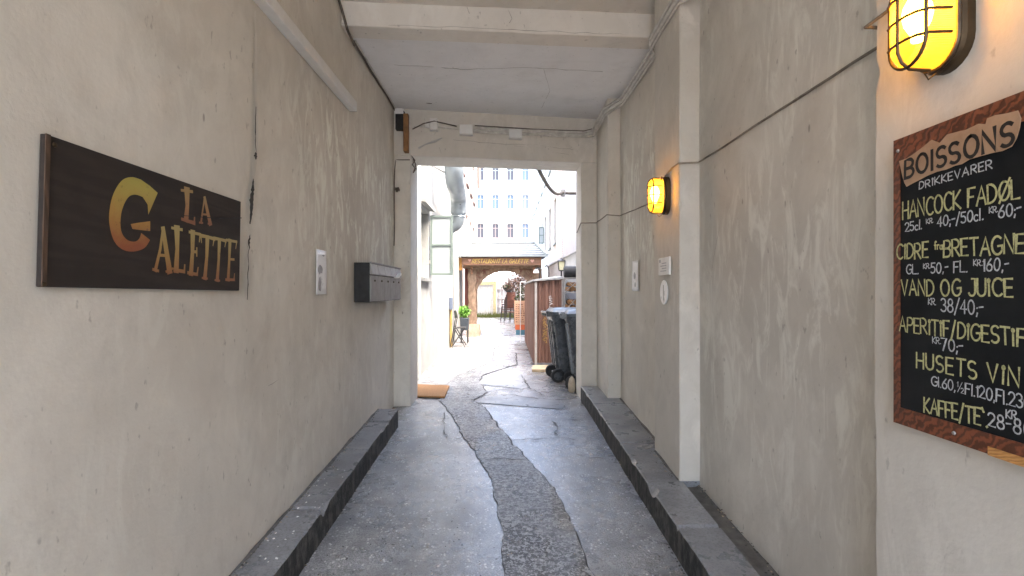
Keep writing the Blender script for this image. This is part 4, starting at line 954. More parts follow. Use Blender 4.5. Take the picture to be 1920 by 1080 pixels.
# far left building
fb = thing('pink_building', 'pinkish building with tall narrow windows beyond the duct', 'building', (-1.4,20,.1))
o_, u_ = (-1.42,15.55,-.1), (0,1,0); rc = []
for z0, z1 in ((2.9,4.3),(5.4,7.0)):
    for k in range(4): rc.append((.8+2.0*k, 1.75+2.0*k, z0, z1))
m_ = MB(); wall_open(m_, o_, u_, v_, n_, 8.6, 9.6, rc, .14); m_.box(-8,-1.6,15.55,24.1,-.1,9.5); m_.build('wall', M['outpink'], fb)
for r_ in rc: window(fb, o_, u_, v_, n_, r_, .14, M['frame_b'], M['pane_dark'], (.5,), (.6,))
m_ = MB(); m_.box(-8.2,-1.12,15.4,24.3,9.5,9.72); m_.build('eave', M['frame_b'], fb)
m_ = MB(); m_.tube([(-1.25,24.0,6.2),(-1.25,24.0,7.3)], .09, 8); m_.build('gutter_pipe', M['frame_b'], fb)
# far end building
eb = thing('apartment_building', 'tall white building with rows of arched windows closing the courtyard', 'building', (0,70,.1))
o_, u_, v2, n2 = (-14,70,-.1), (1,0,0), (0,0,1), (0,-1,0); rc = []
for r0, r1 in ((4.8,6.8),(8.6,10.6),(12.56,14.56),(16.5,18.5),(20.3,22.2)):
    for k in range(-2, 6):
        xc = (900.7-948)*70/960 + k*2.045; rc.append((xc-.48+14, xc+.48+14, r0+.1, r1+.1))
m_ = MB(); wall_open(m_, o_, u_, v2, n2, 28, 24.5, rc, .2); m_.box(-14,14,70.3,80,-.1,24.4); m_.build('wall', M['farwall'], eb)
m_ = MB(); m_.box(-14.3,14.3,69.6,80,24.42,24.8); m_.build('roof', M['frame_b'], eb)
rr = random.Random(3)
for i, r_ in enumerate(rc):
    row = i // 8
    window(eb, o_, u_, v2, n2, r_, .2, M['frame_b'] if row in (1,) else (M['frame_lg'] if row != 3 else M['frame_g']), rr.choice([M['pane'], M['pane'], M['pane_mid'], M['pane_dark']]), (.5,), (.68,), arch=.22, fwd=.075)
m_ = MB(); m_.tube([(4.3,69.85,24),(4.3,69.85,.1)], .08, 8); m_.build('gutter_pipe', M['greysteel'], eb)
# right side building: concrete flank, brick strip and windowed part
rb = thing('office_building', 'pale building flank with tall windows on the right of the courtyard', 'building', (2,18,.1))
n3 = (-1,0,0)
m_ = MB(); m_.box(2.0,8,6.8,17.9,-.1,6.6); m_.build('concrete_wall', M['outgrey'], rb)
def m_brick():
    m = NM('whitewashed brick'); b = m.n.new('ShaderNodeTexBrick'); b.inputs['Color1'].default_value = (.66,.56,.50,1); b.inputs['Color2'].default_value = (.58,.47,.42,1); b.inputs['Mortar'].default_value = (.72,.69,.65,1)
    b.inputs['Scale'].default_value = 1; b.inputs['Brick Width'].default_value = .24; b.inputs['Row Height'].default_value = .08; b.inputs['Mortar Size'].default_value = .012
    s = m.n.new('ShaderNodeSeparateXYZ'); c = m.n.new('ShaderNodeCombineXYZ'); m.lk(m.coord(), s.inputs[0]); m.lk(s.outputs[1], c.inputs[0]); m.lk(s.outputs[2], c.inputs[1]); m.lk(c.outputs[0], b.inputs['Vector'])
    m.base(b.outputs['Color']); m.rough(.85); m.bump(b.outputs['Fac'], .4, .01); return m.mat
m_ = MB(); m_.box(1.96,8,17.92,19.8,-.1,7.6); m_.build('brick_pier', m_brick(), rb)
o_, u_ = (2.0,19.85,-.1), (0,1,0); rc = []
for r0, r1 in ((3.3,5.1),(6.7,8.6)):
    for k in range(8): rc.append((.25+2.5*k, 1.25+2.5*k, r0+.1, r1+.1))
m_ = MB(); wall_open(m_, o_, u_, v_, n3, 25, 10, rc, .16); m_.box(2.2,8,19.85,44.8,-.1,9.9); m_.build('wall', M['outcream'], rb)
for r_ in rc: window(rb, o_, u_, v_, n3, r_, .16, M['frame_g'], M['pane_dark'], (.5,), (.65,))
m_ = MB()
for x0, x1 in ((1.72,2.01),(2.03,2.42)):
    a = P(0, 457, 26.5).z; b = P(0, 426, 26.5).z
    for q in ((x0,x0+.05,a,b),(x1-.05,x1,a,b),(x0+.05,x1-.05,a,a+.05),(x0+.05,x1-.05,b-.05,b),(x0+.05,x1-.05,(a+b)/2-.02,(a+b)/2+.02)):
        m_.box(q[0]-.02, q[1]-.02, 26.4 if x0 < 2 else 26.38, 26.45 if x0 < 2 else 26.36 + .05, q[2], q[3])
cs2 = m_.build('open_casement', M['frame_g'], rb)
m_ = MB(); m_.box(1.72,1.97,26.425,26.43,a+.03,b-.03); m_.build('pane', M['pane_white'], cs2)
# walls / fences right of the court
cw = MB(); cw.grid((1.35,11.6,-.1),(0,-4.95,0),(0,0,2.26),20,10,wav(.006,1.0,2)); cw.box(1.36,1.55,6.65,11.6,-.1,2.15)
tag(cw.build('boundary_wall', M['outgrey'], None), 'low pale concrete boundary wall behind the wheelie bins', 'wall')
fn = thing('plank_fence', 'pale vertical plank fence beyond the concrete boundary wall', 'fence', (1.35,13.8,.1))
m_ = MB(); k = 0; y = 11.62
while y < 16.4: m_.box(1.345 + .006*(k % 2), 1.37 + .006*(k % 2), y, y + .145, .1, 2.13 + .012*((k*7) % 3)); y += .152; k += 1
m_.build('planks', M['fence_p'], fn)
m_ = MB(); m_.box(1.32,1.40,11.62,16.45,2.16,2.20); m_.build('cap_rail', M['shedroof'], fn)
m_ = MB(); m_.tube([(1.335,8.6,2.135),(1.325,10.2,2.14),(1.33,11.55,2.15)], .02, 7); tag(m_.build('wall_pipe', M['greysteel'], None, smooth=True), 'grey pipe along the top of the concrete boundary wall', 'pipe')
# corrugated shed
sh = thing('corrugated_shed', 'low red brown corrugated shed with spray paint behind the bins', 'shed', (.75,10.5,.1))
ys0, ye, xs0, xe = 8.75, 12.9, .505, .965
m_ = MB()
def corr(p0, p1, nrm, z0, z1a, z1b, pitch=.115, dep=.026):
    p0, p1, nrm = Vector(p0), Vector(p1), Vector(nrm); L = (p1-p0).length; d = (p1-p0)/L; pts = []; x = 0
    while x < L:
        for fx, h in ((0,0),(.42,0),(.52,1),(.9,1)):
            xx = x + fx*pitch
            if xx <= L: pts.append((xx, h*dep))
        x += pitch
    pts.append((L, 0)); n = len(pts)
    a = [p0 + d*x_ + nrm*h_ for x_, h_ in pts]
    m_.add([Vector((q.x, q.y, z0)) for q in a] + [Vector((q.x, q.y, z1a + (z1b-z1a)*pts[i][0]/L)) for i, q in enumerate(a)], [(i, i+1, n+i+1, n+i) for i in range(n-1)])
corr((xs0, ys0, 0), (xe, ys0, 0), (0,-1,0), .17, 1.555, 1.59)
corr((xs0, ys0+.01, 0), (xs0, ye, 0), (-1,0,0), .15, 1.55, 1.55)
m_.box(xs0+.01, xe, ys0+.01, ye, .12, 1.545); m_.build('body', M['rust'], sh)
m_ = MB(); m_.hexa([(xs0-.05,ys0-.06,1.56),(xe+.02,ys0-.06,1.60),(xe+.3,ye,1.72),(xs0-.05,ye,1.56),(xs0-.05,ys0-.06,1.585),(xe+.02,ys0-.06,1.64),(xe+.3,ye,1.76),(xs0-.05,ye,1.585)]); m_.build('roof', M['shedroof'], sh)
m_ = MB(); m_.box(xs0-.01, xs0+.03, ys0-.04, ys0-.027, .1, 1.555); m_.box(xe-.012, xe+.012, ys0-.045, ys0+.01, .1, 1.59); m_.build('corner_post', M['fence_p'], sh)
m_ = MB(); m_.box(xs0+.03, xe-.015, ys0-.035, ys0+.0, .08, .168); m_.build('plinth', M['kerb'], sh)
# spray scrawl on the shed front, painted sideways
def scr(mb, strokes, x0, x1, z0, z1, y, wd):
    for k, s_ in enumerate(strokes):
        mb.ribbon([(x0+(x1-x0)*a, z0+(z1-z0)*b) for a, b in s_], wd, (0, y - .0004*k, 0), (1,0,0), (0,0,1), (0,-1,0), 0)
m_ = MB(); scr(m_, [[(.9,.02),(.1,.10),(.9,.18)],[(.4,.05),(.45,.15)],[(.85,.24),(.1,.26),(.1,.34),(.85,.36)],[(.9,.42),(.15,.44)],[(.15,.38),(.2,.5)],[(.2,.55),(.9,.62),(.2,.68)],[(.9,.74),(.6,.72),(.5,.80),(.2,.78)],[(.85,.86),(.15,.86),(.1,.97),(.5,1),(.6,.88)]], .735, .80, .97, 1.31, ys0-.030, .013); m_.build('spray_tag', M['scrawl'], sh, fixn=False)
m_ = MB(); rn = random.Random(5)
scr(m_, [[(rn.random(), k/14 + rn.uniform(-.05,.05)), (rn.random(), k/14 + .08), (rn.random(), k/14 + .02)] for k in range(14)], .63, .71, .50, .95, ys0-.030, .012); m_.build('spray_tag', M['scrawl_y'], sh, fixn=False)
m_ = MB(); m_.hexa([(.42,8.15,gz(8)+.003),(1.0,8.05,gz(8)+.003),(1.0,8.6,gz(8)+.003),(.46,8.6,gz(8)+.003),(.42,8.15,gz(8)+.05),(1.0,8.05,gz(8)+.05),(1.0,8.6,gz(8)+.05),(.46,8.6,gz(8)+.05)]); tag(m_.build('board', M['plankbase'], None, bevel=.006), 'pale board lying on the ground before the shed', 'board')
# firewood rack
rk = thing('firewood_rack', 'narrow rack of firewood with crossed wires beside the shed', 'rack', (1.1,8.7,.1))
m_ = MB()
for x in (.985, 1.255):
    for y in (8.58, 8.86): m_.box(x-.012, x+.012, y-.012, y+.012, .1, 1.62)
for z in (.75, 1.03, 1.36, 1.6): m_.box(.975, 1.265, 8.57, 8.87, z, z+.022)
m_.build('rack_frame', M['greysteel'], rk)
m_ = MB(); 
for z0, z1 in ((1.05,1.36),(1.38,1.6)): m_.tube([(.99,8.565,z0),(1.25,8.565,z1)], .005, 5); m_.tube([(1.25,8.56,z0),(.99,8.56,z1)], .005, 5)
m_.build('wire_cross', M['greysteel_l'], rk)
lg = None
spots = [(1.04,1.115,.055),(1.15,1.11,.05),(1.22,1.13,.035),(1.09,1.21,.05),(1.19,1.215,.05),(1.04,1.43,.04),(1.12,1.435,.045),(1.205,1.43,.04),(1.08,1.51,.04),(1.16,1.51,.035)]
for i, (x, z, r) in enumerate(spots):
    m_ = MB(); pr = [(x + r*(1+.25*noise.noise(Vector((k*2.1, i, 0))))*math.cos(k*math.pi*2/7), z + r*(1+.25*noise.noise(Vector((k*2.1, i, 5))))*math.sin(k*math.pi*2/7)) for k in range(7)]
    m_.prism(pr, (0,8.585,0), (1,0,0), (0,0,1), (0,1,0), .27); tag(m_.build('firewood_log', M['log'], None), 'split brown firewood log stacked in the narrow rack', 'log', 'firewood logs in the rack')
m_ = MB(); m_.tube([(.99,8.72,1.72),(1.02,8.72,1.72),(1.21,8.72,1.72),(1.24,8.72,1.72)], [.085,.098,.098,.085], 14); tag(m_.build('tarp_roll', M['logdark'], None, smooth=True), 'dark rolled tarpaulin on top of the firewood rack', 'roll')

# ------------------------------------------------------------------ wheelie bins
def make_bin(label):
    t = thing('wheelie_bin', label, 'bin', (0,0,0), 'wheelie bins by the passage mouth')
    def sect(x0, x1, hw, z, r=.05):
        pts = []
        for cx_, cy_, a0 in ((x1-r, hw-r, 0), (x0+r, hw-r, 90), (x0+r, -hw+r, 180), (x1-r, -hw+r, 270)):
            for i in range(4): a = R(a0 + 30*i); pts.append(Vector((cx_ + r*math.cos(a), cy_ + r*math.sin(a), z)))
        return pts
    m_ = MB(); lv = [(.17,.60,.195,.05),(.13,.62,.21,.25),(.045,.66,.25,.86),(.02,.68,.262,.90),(.02,.70,.27,.96)]
    rings = [sect(*q) for q in lv]; n = len(rings[0])
    m_.add([p for r_ in rings for p in r_], [(i*n+k, i*n+(k+1)%n, (i+1)*n+(k+1)%n, (i+1)*n+k) for i in range(len(lv)-1) for k in range(n)] + [tuple(range(n))])
    for yy in (-.15, 0, .15): m_.hexa([(.155,yy-.02,.2),(.155,yy+.02,.2),(.10,yy+.02,.2),(.10,yy-.02,.2),(.055,yy-.02,.86),(.055,yy+.02,.86),(.02,yy+.02,.86),(.02,yy-.02,.86)])
    m_.build('body', M['binp'], t, smooth=True)
    m_ = MB(); rings = [sect(*q) for q in ((.03,.715,.282,.962,.04),(.02,.72,.285,.995,.04),(.05,.67,.25,1.035,.06),(.16,.56,.16,1.05,.08))]
    m_.add([p for r_ in rings for p in r_], [(i*n+k, i*n+(k+1)%n, (i+1)*n+(k+1)%n, (i+1)*n+k) for i in range(3) for k in range(n)] + [tuple(range(n))[::-1], tuple(3*n+k for k in range(n))]); m_.build('lid', M['binlid'], t, smooth=True)
    m_ = MB(); m_.tube([(-.045,-.24,.985),(-.045,.24,.985)], .016, 8)
    for yy in (-.22, -.08, .08, .22): m_.box(-.05, .06, yy-.013, yy+.013, .93, .998)
    m_.build('handle', M['binp'], t)
    for sy in (-1, 1):
        m_ = MB(); m_.lathe([(.02,-.026),(.085,-.026),(.098,-.014),(.098,.014),(.085,.026),(.02,.026)], (.11, sy*.235, .098), 24, 'y'); wl = m_.build('wheel', M['rubber'], t, smooth=True)
        m_ = MB(); m_.lathe([(.012,-.030),(.055,-.030),(.06,-.027)] if sy < 0 else [(.06,.027),(.055,.030),(.012,.030)], (.11, sy*.235, .098), 18, 'y'); m_.build('hub', M['binp'], wl)
    m_ = MB(); m_.tube([(.11,-.22,.098),(.11,.22,.098)], .012, 8); m_.build('axle', M['greysteel'], t)
    return t
b1 = make_bin('nearer dark grey wheelie bin half hidden behind the right jamb'); b2 = copy_tree(b1)
b1.location = (.775, 6.86, gz(7)+.002); b1.rotation_euler.z = R(-4)
b2.location = (.605, 7.42, gz(7)+.002); b2.rotation_euler.z = R(5); b2['label'] = 'farther dark grey wheelie bin standing in front of the shed'
st = MB(); st.lathe([(.03,0),(.045,.02),(.05,.10),(.035,.17),(.012,.20)], (.845,6.53,gz(6.5)), 9); tag(st.build('stone', M['stonebeige'], None), 'beige upright stone at the foot of the right jamb', 'stone')

# doormat
m_ = MB(); q = [groundpt(771,746), groundpt(834,748), groundpt(843,727), groundpt(775,724)]
for p in q: p.z = gz(6.6) + .01
m_.hexa([*q, *[p + Vector((0,0,.022)) for p in q]]); tag(m_.build('doormat', M['coir'], None, bevel=.006), 'brown coir doormat outside the left jamb', 'doormat')

# ------------------------------------------------------------------ restaurant gateway
YG = 14.5
gt = thing('gateway', 'wooden gateway with slatted roof reading RESTAURANT LA GALETTE', 'gateway', (-.1,YG,.1))
def gnarl(mb, x0, x1, y0, y1, z0, z1, sd, amp=.03):
    n, nz = 16, 22; vs = []
    for j in range(nz+1):
        z = z0 + (z1-z0)*j/nz
        for k in range(n):
            a = 2*math.pi*k/n; c, s_ = math.cos(a), math.sin(a); e = 5
            rx = 1 / (abs(c)**e + abs(s_)**e)**(1/e)
            q = Vector(((x0+x1)/2 + (x1-x0)/2*rx*c, (y0+y1)/2 + (y1-y0)/2*rx*s_, z)); q += noise.noise_vector(q*6 + Vector((sd,0,0))) * amp; vs.append(q)
    mb.add(vs, [(j*n+k, j*n+(k+1)%n, (j+1)*n+(k+1)%n, (j+1)*n+k) for j in range(nz) for k in range(n)] + [tuple(range(n)), tuple(nz*n+k for k in range(n))])
xl0, xl1 = P(877,0,YG).x, P(894,0,YG).x; xr0, xr1 = P(999,0,YG).x, P(1016,0,YG).x
for x0, x1, sd_ in ((xl0, xl1, 1), (xr0, xr1, 6)):
    m_ = MB(); gnarl(m_, x0, x1, YG, YG+.28, .06, 2.02, sd_); m_.build('post', M['bark'], gt, smooth=True)
m_ = MB(); gnarl(m_, xl0-.06, xl1+.10, YG-.02, YG+.3, .06, .45, 4, .02); m_.build('post_foot', M['stonebeige'], gt, smooth=True)
# curved pierced brackets forming the arch
zc = P(0, 500, YG).z
for sgn, xi, xcen in ((1, xl1-.05, P(946,0,YG).x), (-1, xr0+.05, P(946,0,YG).x)):
    m_ = MB(); n_a = 18; z_sp = P(0,562,YG).z; ztop = P(0,508,YG).z; W_ = abs(xcen - xi)
    prev = None
    for i in range(n_a+1):
        t = i/n_a; a = t*math.pi/2
        x = xi + sgn * W_ * (1 - math.cos(a)) ; zi = z_sp + (ztop - z_sp) * math.sin(a)
        zi += .012 * math.sin(i*2.4); cur = (x, zi)
        if prev: m_.hexa([(prev[0],YG+.06,prev[1]),(cur[0],YG+.06,cur[1]),(cur[0],YG+.2,cur[1]),(prev[0],YG+.2,prev[1]),(prev[0],YG+.06,2.03),(cur[0],YG+.06,2.03),(cur[0],YG+.2,2.03),(prev[0],YG+.2,2.03)])
        prev = cur
    m_.build('arch_bracket', M['bark'], gt)
    m_ = MB(); rn = random.Random(int(sgn+5))
    for k in range(16):
        t = rn.random(); x = xi + sgn*W_*(.02 + .45*t**1.6); z = 2.0 - rn.random()*(.36*(1-t))
        p = Vector((x, YG+.045, z)); q = p + Vector((sgn*rn.uniform(-.07,.1), 0, rn.uniform(-.12,.06))); q2 = q + Vector((sgn*rn.uniform(-.05,.08), 0, rn.uniform(-.08,.08)))
        m_.tube([p, q, q2], .010, 5)
    m_.build('branch_trellis', M['chairred'], gt)
m_ = MB(); a, b = P(868,0,YG).x, P(1015,0,YG).x; m_.box(a, b, YG-.02, YG+.26, 2.035, 2.15); m_.build('cross_beam', M['bark'], gt)
m_ = MB(); z0, z1 = P(0,495,YG-.2).z, P(0,483,YG-.2).z; m_.box(P(866,0,YG-.2).x, P(1015,0,YG-.2).x, YG-.24, YG-.16, z0, z1); m_.build('name_board', M['gatewood'], gt, bevel=.008)
m_ = MB(); m_.box(P(866,0,YG-.2).x+.01, P(1015,0,YG-.2).x-.01, YG-.262, YG-.155, z0-.032, z0-.002); m_.build('board_rail', M['gatewood'], gt)
m_ = MB(); m_.box(P(866,0,YG-.2).x-.1, P(866,0,YG-.2).x-.004, YG-.2, YG+.1, z0-.17, z1); m_.build('beam_end', M['orangewood'], gt)
m_ = MB(); p, q = P(885,493.4,YG-.245), P(990,493.4,YG-.245)
class PosG(Pos):
    def __call__(s, t, h, _): return s.a.lerp(s.b, t) + Vector((h*.03, 0, h*s.ca))
letter(m_, 'RESTAURANT LA GALETTE', PosG(p, q, 7.6*(YG-.245)/FX, 0, (0,-1,0)), .024, .004, .22, 9); m_.build('lettering', M['gold'], gt, fixn=False)
def heart(mb, px, py, r):
    c = P(px, py, YG-.245); pl_ = [(r*.062*16*math.sin(t)**3, r*.062*(13*math.cos(t)-5*math.cos(2*t)-2*math.cos(3*t)-math.cos(4*t))) for t in [2*math.pi*k/24 for k in range(24)]]
    mb.prism(pl_, c, (1,0,0), (0,0,1), (0,-1,0), .006)
m_ = MB(); heart(m_, 998, 489, .055); m_.build('heart', M['pinkheart'], gt); m_ = MB(); heart(m_, 880.5, 488, .042); m_.build('heart', M['pinkheart'], gt)
for px in (884.5, 1001):
    m_ = MB(); v = P(px, 514, YG-.05); m_.lathe([(.012,0),(.03,.03),(.03,.05),(.014,.075),(.03,.10),(.03,.12),(.014,.145),(.03,.17),(.03,.19),(.012,.22)], (v.x, v.y, v.z), 8); m_.build('turned_drop', M['gatewood'], gt)
# hipped slatted roof
ez, rz = P(0,479.5,YG-.35).z, P(0,456.5,YG+.45).z; ey, ry = YG-.35, YG+.45
E0, E1 = P(861,0,ey).x, P(1026,0,ey).x; R0, R1 = P(883,0,ry).x, P(1003,0,ry).x
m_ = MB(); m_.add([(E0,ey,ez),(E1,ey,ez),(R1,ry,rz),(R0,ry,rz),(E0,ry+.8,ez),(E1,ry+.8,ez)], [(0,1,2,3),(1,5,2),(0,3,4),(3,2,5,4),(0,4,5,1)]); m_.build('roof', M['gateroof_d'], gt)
m_ = MB(); N = 7
for k in range(N):
    t0, t1 = (k+.04)/N, (k+.52)/N
    def rp(t, s_, up): x0 = E0+(R0-E0)*t; x1 = E1+(R1-E1)*t; return Vector((x0 + (x1-x0)*s_, ey+(ry-ey)*t - up*.35, ez+(rz-ez)*t + up))
    m_.hexa([rp(t0,.012,.002), rp(t0,.988,.002), rp(t1,.988,.002), rp(t1,.012,.002), rp(t0,.012,.007), rp(t0,.988,.007), rp(t1,.988,.006), rp(t1,.012,.006)])
m_.build('roof_slat', M['gateroof'], gt)
m_ = MB()
for a, b in (((E0,ey,ez+.03),(R0,ry,rz+.03)), ((E1,ey,ez+.03),(R1,ry,rz+.03)), ((R0-.03,ry,rz+.03),(R1+.03,ry,rz+.03)), ((E0-.02,ey-.012,ez),(E1+.02,ey-.012,ez))): m_.bar(a, b, .07, .05)
m_.build('roof_ridge', M['gateroof'], gt)
m_ = MB(); m_.box(E0+.1, P(878,0,YG).x-.02, YG+.32, YG+.42, .75, 2.06)
rp_ = tag(m_.build('red_panel', M['redpanel'], None), 'dark red boarded panel left of the gateway post', 'panel')

# ------------------------------------------------------------------ things by the left wall
def leaves(mb, c, rad, n, size, sd, flat=1.0):
    rn = random.Random(sd); c = Vector(c)
    for _ in range(n):
        d = Vector((rn.gauss(0,1), rn.gauss(0,1), rn.gauss(0,1))).normalized() * rn.random()**.4; clump = 1 + .35*noise.noise(d*2.5 + Vector((sd,0,0)))
        p = c + Vector((d.x*rad[0], d.y*rad[1], d.z*rad[2])) * clump
        u = Vector((rn.gauss(0,1), rn.gauss(0,1), rn.gauss(0,.6))).normalized(); v = u.cross(Vector((rn.gauss(0,1), rn.gauss(0,1), rn.gauss(0,1)))).normalized(); s_ = size * rn.uniform(.6,1.4); nn = u.cross(v)
        mb.add([p - u*s_, p + v*s_*.45 + nn*s_*.12, p + u*s_, p - v*s_*.45 + nn*s_*.12], [(0,1,2,3)])
pt_ = thing('potted_plant', 'bushy bright green plant in a blue grey planter behind the folding chair', 'plant', (-1.03,12.75,.1))
m_ = MB(); m_.hexa([(-1.11,12.62,.42),(-.93,12.62,.42),(-.93,12.88,.42),(-1.11,12.88,.42),(-1.13,12.58,.72),(-.91,12.58,.72),(-.91,12.92,.72),(-1.13,12.92,.72)]); m_.build('planter', M['planter'], pt_, bevel=.01)
for x in (-1.10,-.94):
    for y in (12.64,12.86): m_ = MB(); m_.box(x-.012,x+.012,y-.012,y+.012,.1,.419); m_.build('leg', M['chairm'], pt_)
m_ = MB(); leaves(m_, (-1.03,12.75,.87), (.15,.17,.17), 420, .04, 4); m_.build('foliage', M['leaf'], pt_, fixn=False)
fc = thing('folding_chair', 'black folding chair with crossed legs by the left courtyard wall', 'chair', (-1.1,11.95,.1))
m_ = MB(); gy = .1
for y in (11.72, 12.12):
    m_.tube([(-1.265,y,gy+.01),(-1.19,y,.5),(-1.15,y,.75),(-1.17,y,.93)], .014, 6)
m_.tube([(-1.17,11.72,.93),(-1.17,12.12,.93)], .014, 6); m_.build('back_frame', M['chairm'], fc, smooth=True)
m_ = MB(); m_.box(-1.175,-1.155,11.75,12.09,.76,.92); m_.build('backrest', M['chairm'], fc)
for y, (xa, za, xb, zb2) in ((11.74,(-1.19,.56,-.93,gy+.008)),(12.10,(-1.19,.56,-.93,gy+.008)),(11.77,(-1.24,gy+.008,-.95,.53)),(12.07,(-1.24,gy+.008,-.95,.53))):
    m_ = MB(); m_.tube([(xa,y,za),(xb,y,zb2)], .013, 6); m_.build('leg', M['chairm'], fc)
m_ = MB()
for k in range(5): m_.box(-1.15+.046*k, -1.112+.046*k, 11.72, 12.12, .535, .552)
m_.build('seat', M['chairm'], fc)

# ------------------------------------------------------------------ beyond the gateway
wf = thing('board_fence', 'whitewashed board fence closing the yard beyond the gateway', 'fence', (-.6,25,.1))
m_ = MB(); x = P(893,0,25).x
while x < P(926,0,25).x: m_.box(x, x+.125, 25+.008*(int(x*50)%2), 25.03, .1, P(0,534,25).z); x += .13
m_.build('boards', M['fence_w'], wf)
m_ = MB(); m_.box(P(925,0,25).x, P(931,0,25).x, 24.9, 25.06, .1, P(0,527,25).z); m_.build('post', M['post_g'], wf)
m_ = MB(); x = P(931.5,0,25).x
while x < 2.0: m_.box(x, x+.16, 25.02, 25.05, .1, P(0,522,25).z); x += .17
for z in (.55, 1.0, 1.45): m_.box(P(931.5,0,25).x, 1.6, 24.93, 25.0, z, z+.06)
m_.build('boards', M['fence_p'], wf)
m_ = MB(); m_.box(P(893,0,25).x, P(926,0,25).x, 24.94, 24.995, P(0,527,25).z, P(0,534,25).z); m_.box(P(900,0,25).x, P(905,0,25).x, 24.93, 24.94, P(0,533,25).z-.05, P(0,529,25).z); m_.build('top_rail', M['post_g'], wf)
m_ = MB(); rn = random.Random(8)
for _ in range(900):
    x = rn.uniform(-1.5,.9); h = rn.uniform(.05,.32); y = 24.9 - abs(rn.gauss(0,.12)); a = rn.uniform(-.05,.05)
    m_.add([(x-.014,y,.1),(x+.014,y,.1),(x+a,y-.03,.1+h)], [(0,1,2)])
tag(m_.build('weeds', M['moss'], None, fixn=False), 'mossy weeds along the foot of the white board fence', 'weeds', kind='stuff')
def shrub(name, c, rad, n, sz, mat, sd, label, stem):
    t = thing(name, label, 'plant', stem)
    m_ = MB(); m_.tube([stem, Vector(stem).lerp(Vector(c), .5) + Vector((.05,0,0)), c], [.035,.028,.015], 7)
    rn = random.Random(sd)
    for _ in range(14):
        d = Vector((rn.gauss(0,1), rn.gauss(0,1), rn.gauss(.3,1))).normalized(); m_.tube([c, Vector(c) + Vector((d.x*rad[0], d.y*rad[1], d.z*rad[2]))*.85], [.012,.004], 5)
    m_.build('trunk', M['bark'], t)
    m_ = MB(); leaves(m_, c, rad, n, sz, sd); m_.build('crown', mat, t, fixn=False); return t
shrub('shrub', P(972,532,18.5), (.50,.5,.42), 520, .055, M['leaf_r'], 3, 'dark reddish leaved shrub under the right of the arch', (.5,18.5,.1))
shrub('shrub', P(984,560,17.5), (.35,.4,.5), 420, .055, M['leaf_d'], 5, 'dark green shrub behind the right gateway post', (.62,17.5,.1))
hb = thing('hanging_basket', 'green planted basket hung before the shelves past the arch', 'basket', P(953,541,20))
c = P(953,541,20); m_ = MB(); m_.lathe([(.08,-.14),(.2,-.02),(.22,0)], c, 12); m_.build('bowl', M['logdark'], hb)
m_ = MB(); leaves(m_, c + Vector((0,0,.06)), (.24,.24,.12), 260, .05, 12); m_.build('foliage', M['leaf_d'], hb, fixn=False)
m_ = MB(); m_.tube([c, c + Vector((0,0,.75))], .006, 5); m_.build('chain', M['chairm'], hb)
# stacked chairs
def stack_chair(label):
    t = thing('stacking_chair', label, 'chair', (0,0,0), 'stacked chairs past the gateway')
    m_ = MB(); m_.box(-.2,.2,-.2,.2,.44,.47); m_.build('seat', M['chairred'], t, bevel=.01)
    m_ = MB(); m_.box(-.19,.19,.19,.22,.6,.95); m_.build('backrest', M['chairred'], t, bevel=.015)
    for x in (-.19,.19):
        for y, top in ((-.18,.44),(.2,.94)): m_ = MB(); m_.tube([(x*1.12,y*1.15,0),(x,y,top)], .013, 6); m_.build('leg', M['chairm'], t)
    m_ = MB()
    for x in (-.195,.195): m_.tube([(x*1.05,-.19,.2),(x*1.05,.21,.2)], .009, 5); m_.tube([(x,-.19,.64),(x,.2,.64)], .011, 5)
    m_.build('arm_rail', M['chairm'], t)
    return t
c1_ = stack_chair('red brown chair at the bottom of the stack past the gateway')
pos = P(951,604,20.5); 
stk = [c1_] + [copy_tree(c1_) for _ in range(3)]
for i, (s_, lb_) in enumerate(zip(stk, ('red brown chair at the bottom of the stack past the gateway', 'red brown chair second from the bottom of the stack', 'red brown chair third from the bottom of the stack', 'red brown chair on top of the stack past the gateway'))):
    s_.location = (pos.x + .02*i, 20.5 - .03*i, .1 + .10*i); s_.rotation_euler.z = R(200 + 3*i); s_['label'] = lb_
c2_ = copy_tree(c1_); c2_.location = (.42, 20.2, .1); c2_.rotation_euler.z = R(-60); c2_['label'] = 'single red brown chair standing right of the chair stack'
# free standing menu board
ms = thing('menu_stand', 'terracotta menu stand with rows of print and red and blue foot', 'menu stand', (.35,13.0,.1))
Ym = 13.0; xa, xb = P(964.5,0,Ym).x, P(985,0,Ym).x; za, zb3 = P(0,628,Ym).z, P(0,564,Ym).z
m_ = MB(); m_.box(xa, xb, Ym, Ym+.05, za+.26, zb3); m_.build('panel', M['terracotta'], ms, bevel=.006)
m_ = MB(); m_.box(xa+.02, xb, Ym+.002, Ym+.048, za+.13, za+.258); m_.build('red_band', M['redorange'], ms)
m_ = MB(); m_.box(xa+.04, xb, Ym+.002, Ym+.048, za, za+.128); m_.build('blue_band', M['tealprint'], ms)
m_ = MB(); rn = random.Random(2)
for r_ in range(9):
    x = xa+.03
    while x < xb-.05:
        l = rn.uniform(.015,.05); m_.box(x, x+l, Ym-.002, Ym-.0005, za+.32+.055*r_, za+.335+.055*r_+rn.uniform(0,.012)); x += l + .02
m_.build('print', M['boardtext'], ms)
m_ = MB(); 
for x in (xa+.15, xb-.005): m_.tube([(x,Ym-.02,.1),(x,Ym-.02,1.62)], .010, 6)
m_.tube([(xa+.15,Ym-.02,1.62),(xb-.005,Ym-.02,1.62)], .010, 6); m_.tube([(xa+.15,Ym-.02,1.3),(xb-.005,Ym-.02,1.3)], .008, 6); m_.build('stand_frame', M['whitepl'], ms)
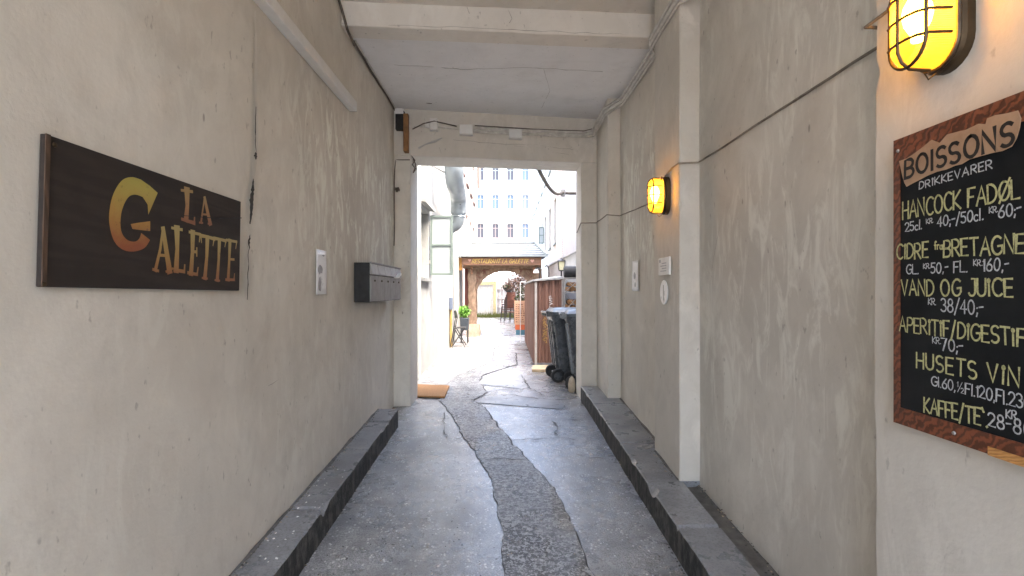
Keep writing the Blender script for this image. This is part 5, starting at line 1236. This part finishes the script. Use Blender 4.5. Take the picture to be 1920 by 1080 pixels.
# lantern and goose neck lamps on the fence
ln = thing('lantern', 'yellowed square lantern on the plank fence above the shed', 'lantern', P(1052,512,11.5))
c = P(1052.5,498,11.5); m_ = MB(); m_.hexa([c+Vector(q) for q in ((-.05,-.05,-.10),(.05,-.05,-.10),(.05,.05,-.10),(-.05,.05,-.10),(-.065,-.065,.09),(.065,-.065,.09),(.065,.065,.09),(-.065,.065,.09))]); m_.build('lantern_glass', M['lanternglass'], ln)
m_ = MB(); m_.lathe([(.10,.092),(.085,.115),(.03,.15),(.015,.17)], c, 8)
for sx in (-1,1):
    for sy in (-1,1): m_.bar(c+Vector((sx*.055,sy*.055,-.1)), c+Vector((sx*.07,sy*.07,.09)), .012, .012)
m_.box(c.x-.06,c.x+.06,c.y-.06,c.y+.06,c.z-.125,c.z-.102); m_.build('lantern_frame', M['chairm'], ln)
m_ = MB(); m_.tube([c+Vector((0,0,-.12)), (c.x,c.y,1.6)], .018, 8); m_.build('lantern_post', M['chairm'], ln)
def goose(px, Y, label):
    c = P(px, 512, Y); t = thing('yard_lamp', label, 'lamp', c, 'white hooded yard lamps behind the shed')
    m_ = MB(); m_.tube([(c.x,c.y,.1),(c.x,c.y,1.92)] + bez([(c.x,c.y,1.92),(c.x,c.y,2.08),(c.x-.1,c.y,2.08),(c.x-.1,c.y,1.97)], 7)[1:], .014, 7); m_.build('lamp_post', M['chairm'], t, smooth=True)
    m_ = MB(); m_.lathe([(.085,-.06),(.07,0),(.025,.05)], (c.x-.1,c.y,1.95), 14); m_.build('lamp_shade', M['whitepl'], t, smooth=True)
goose(1029, 13.2, 'white hooded yard lamp nearer the lantern'); goose(1012, 14.2, 'white hooded yard lamp beside the gateway post')
# hanging cable over the court
cable('overhead_cable', bez([(.40,6.7,3.05),(.62,7.6,2.95),(.78,8.4,2.92),(1.0,9.0,3.12)], 12) + [(1.14,9.1,3.13),(1.98,9.1,3.13)], .026, 'cable_d', 'thick dark cable sagging across the courtyard to the right wall', 'cable', 0)
m_ = MB(); m_.box(.97,1.05,9.0,9.06,3.06,3.18); tag(m_.build('cable_clamp', M['greysteel'], None), 'grey clamp on the sagging overhead cable', 'clamp')
bpy.context.view_layer.update()
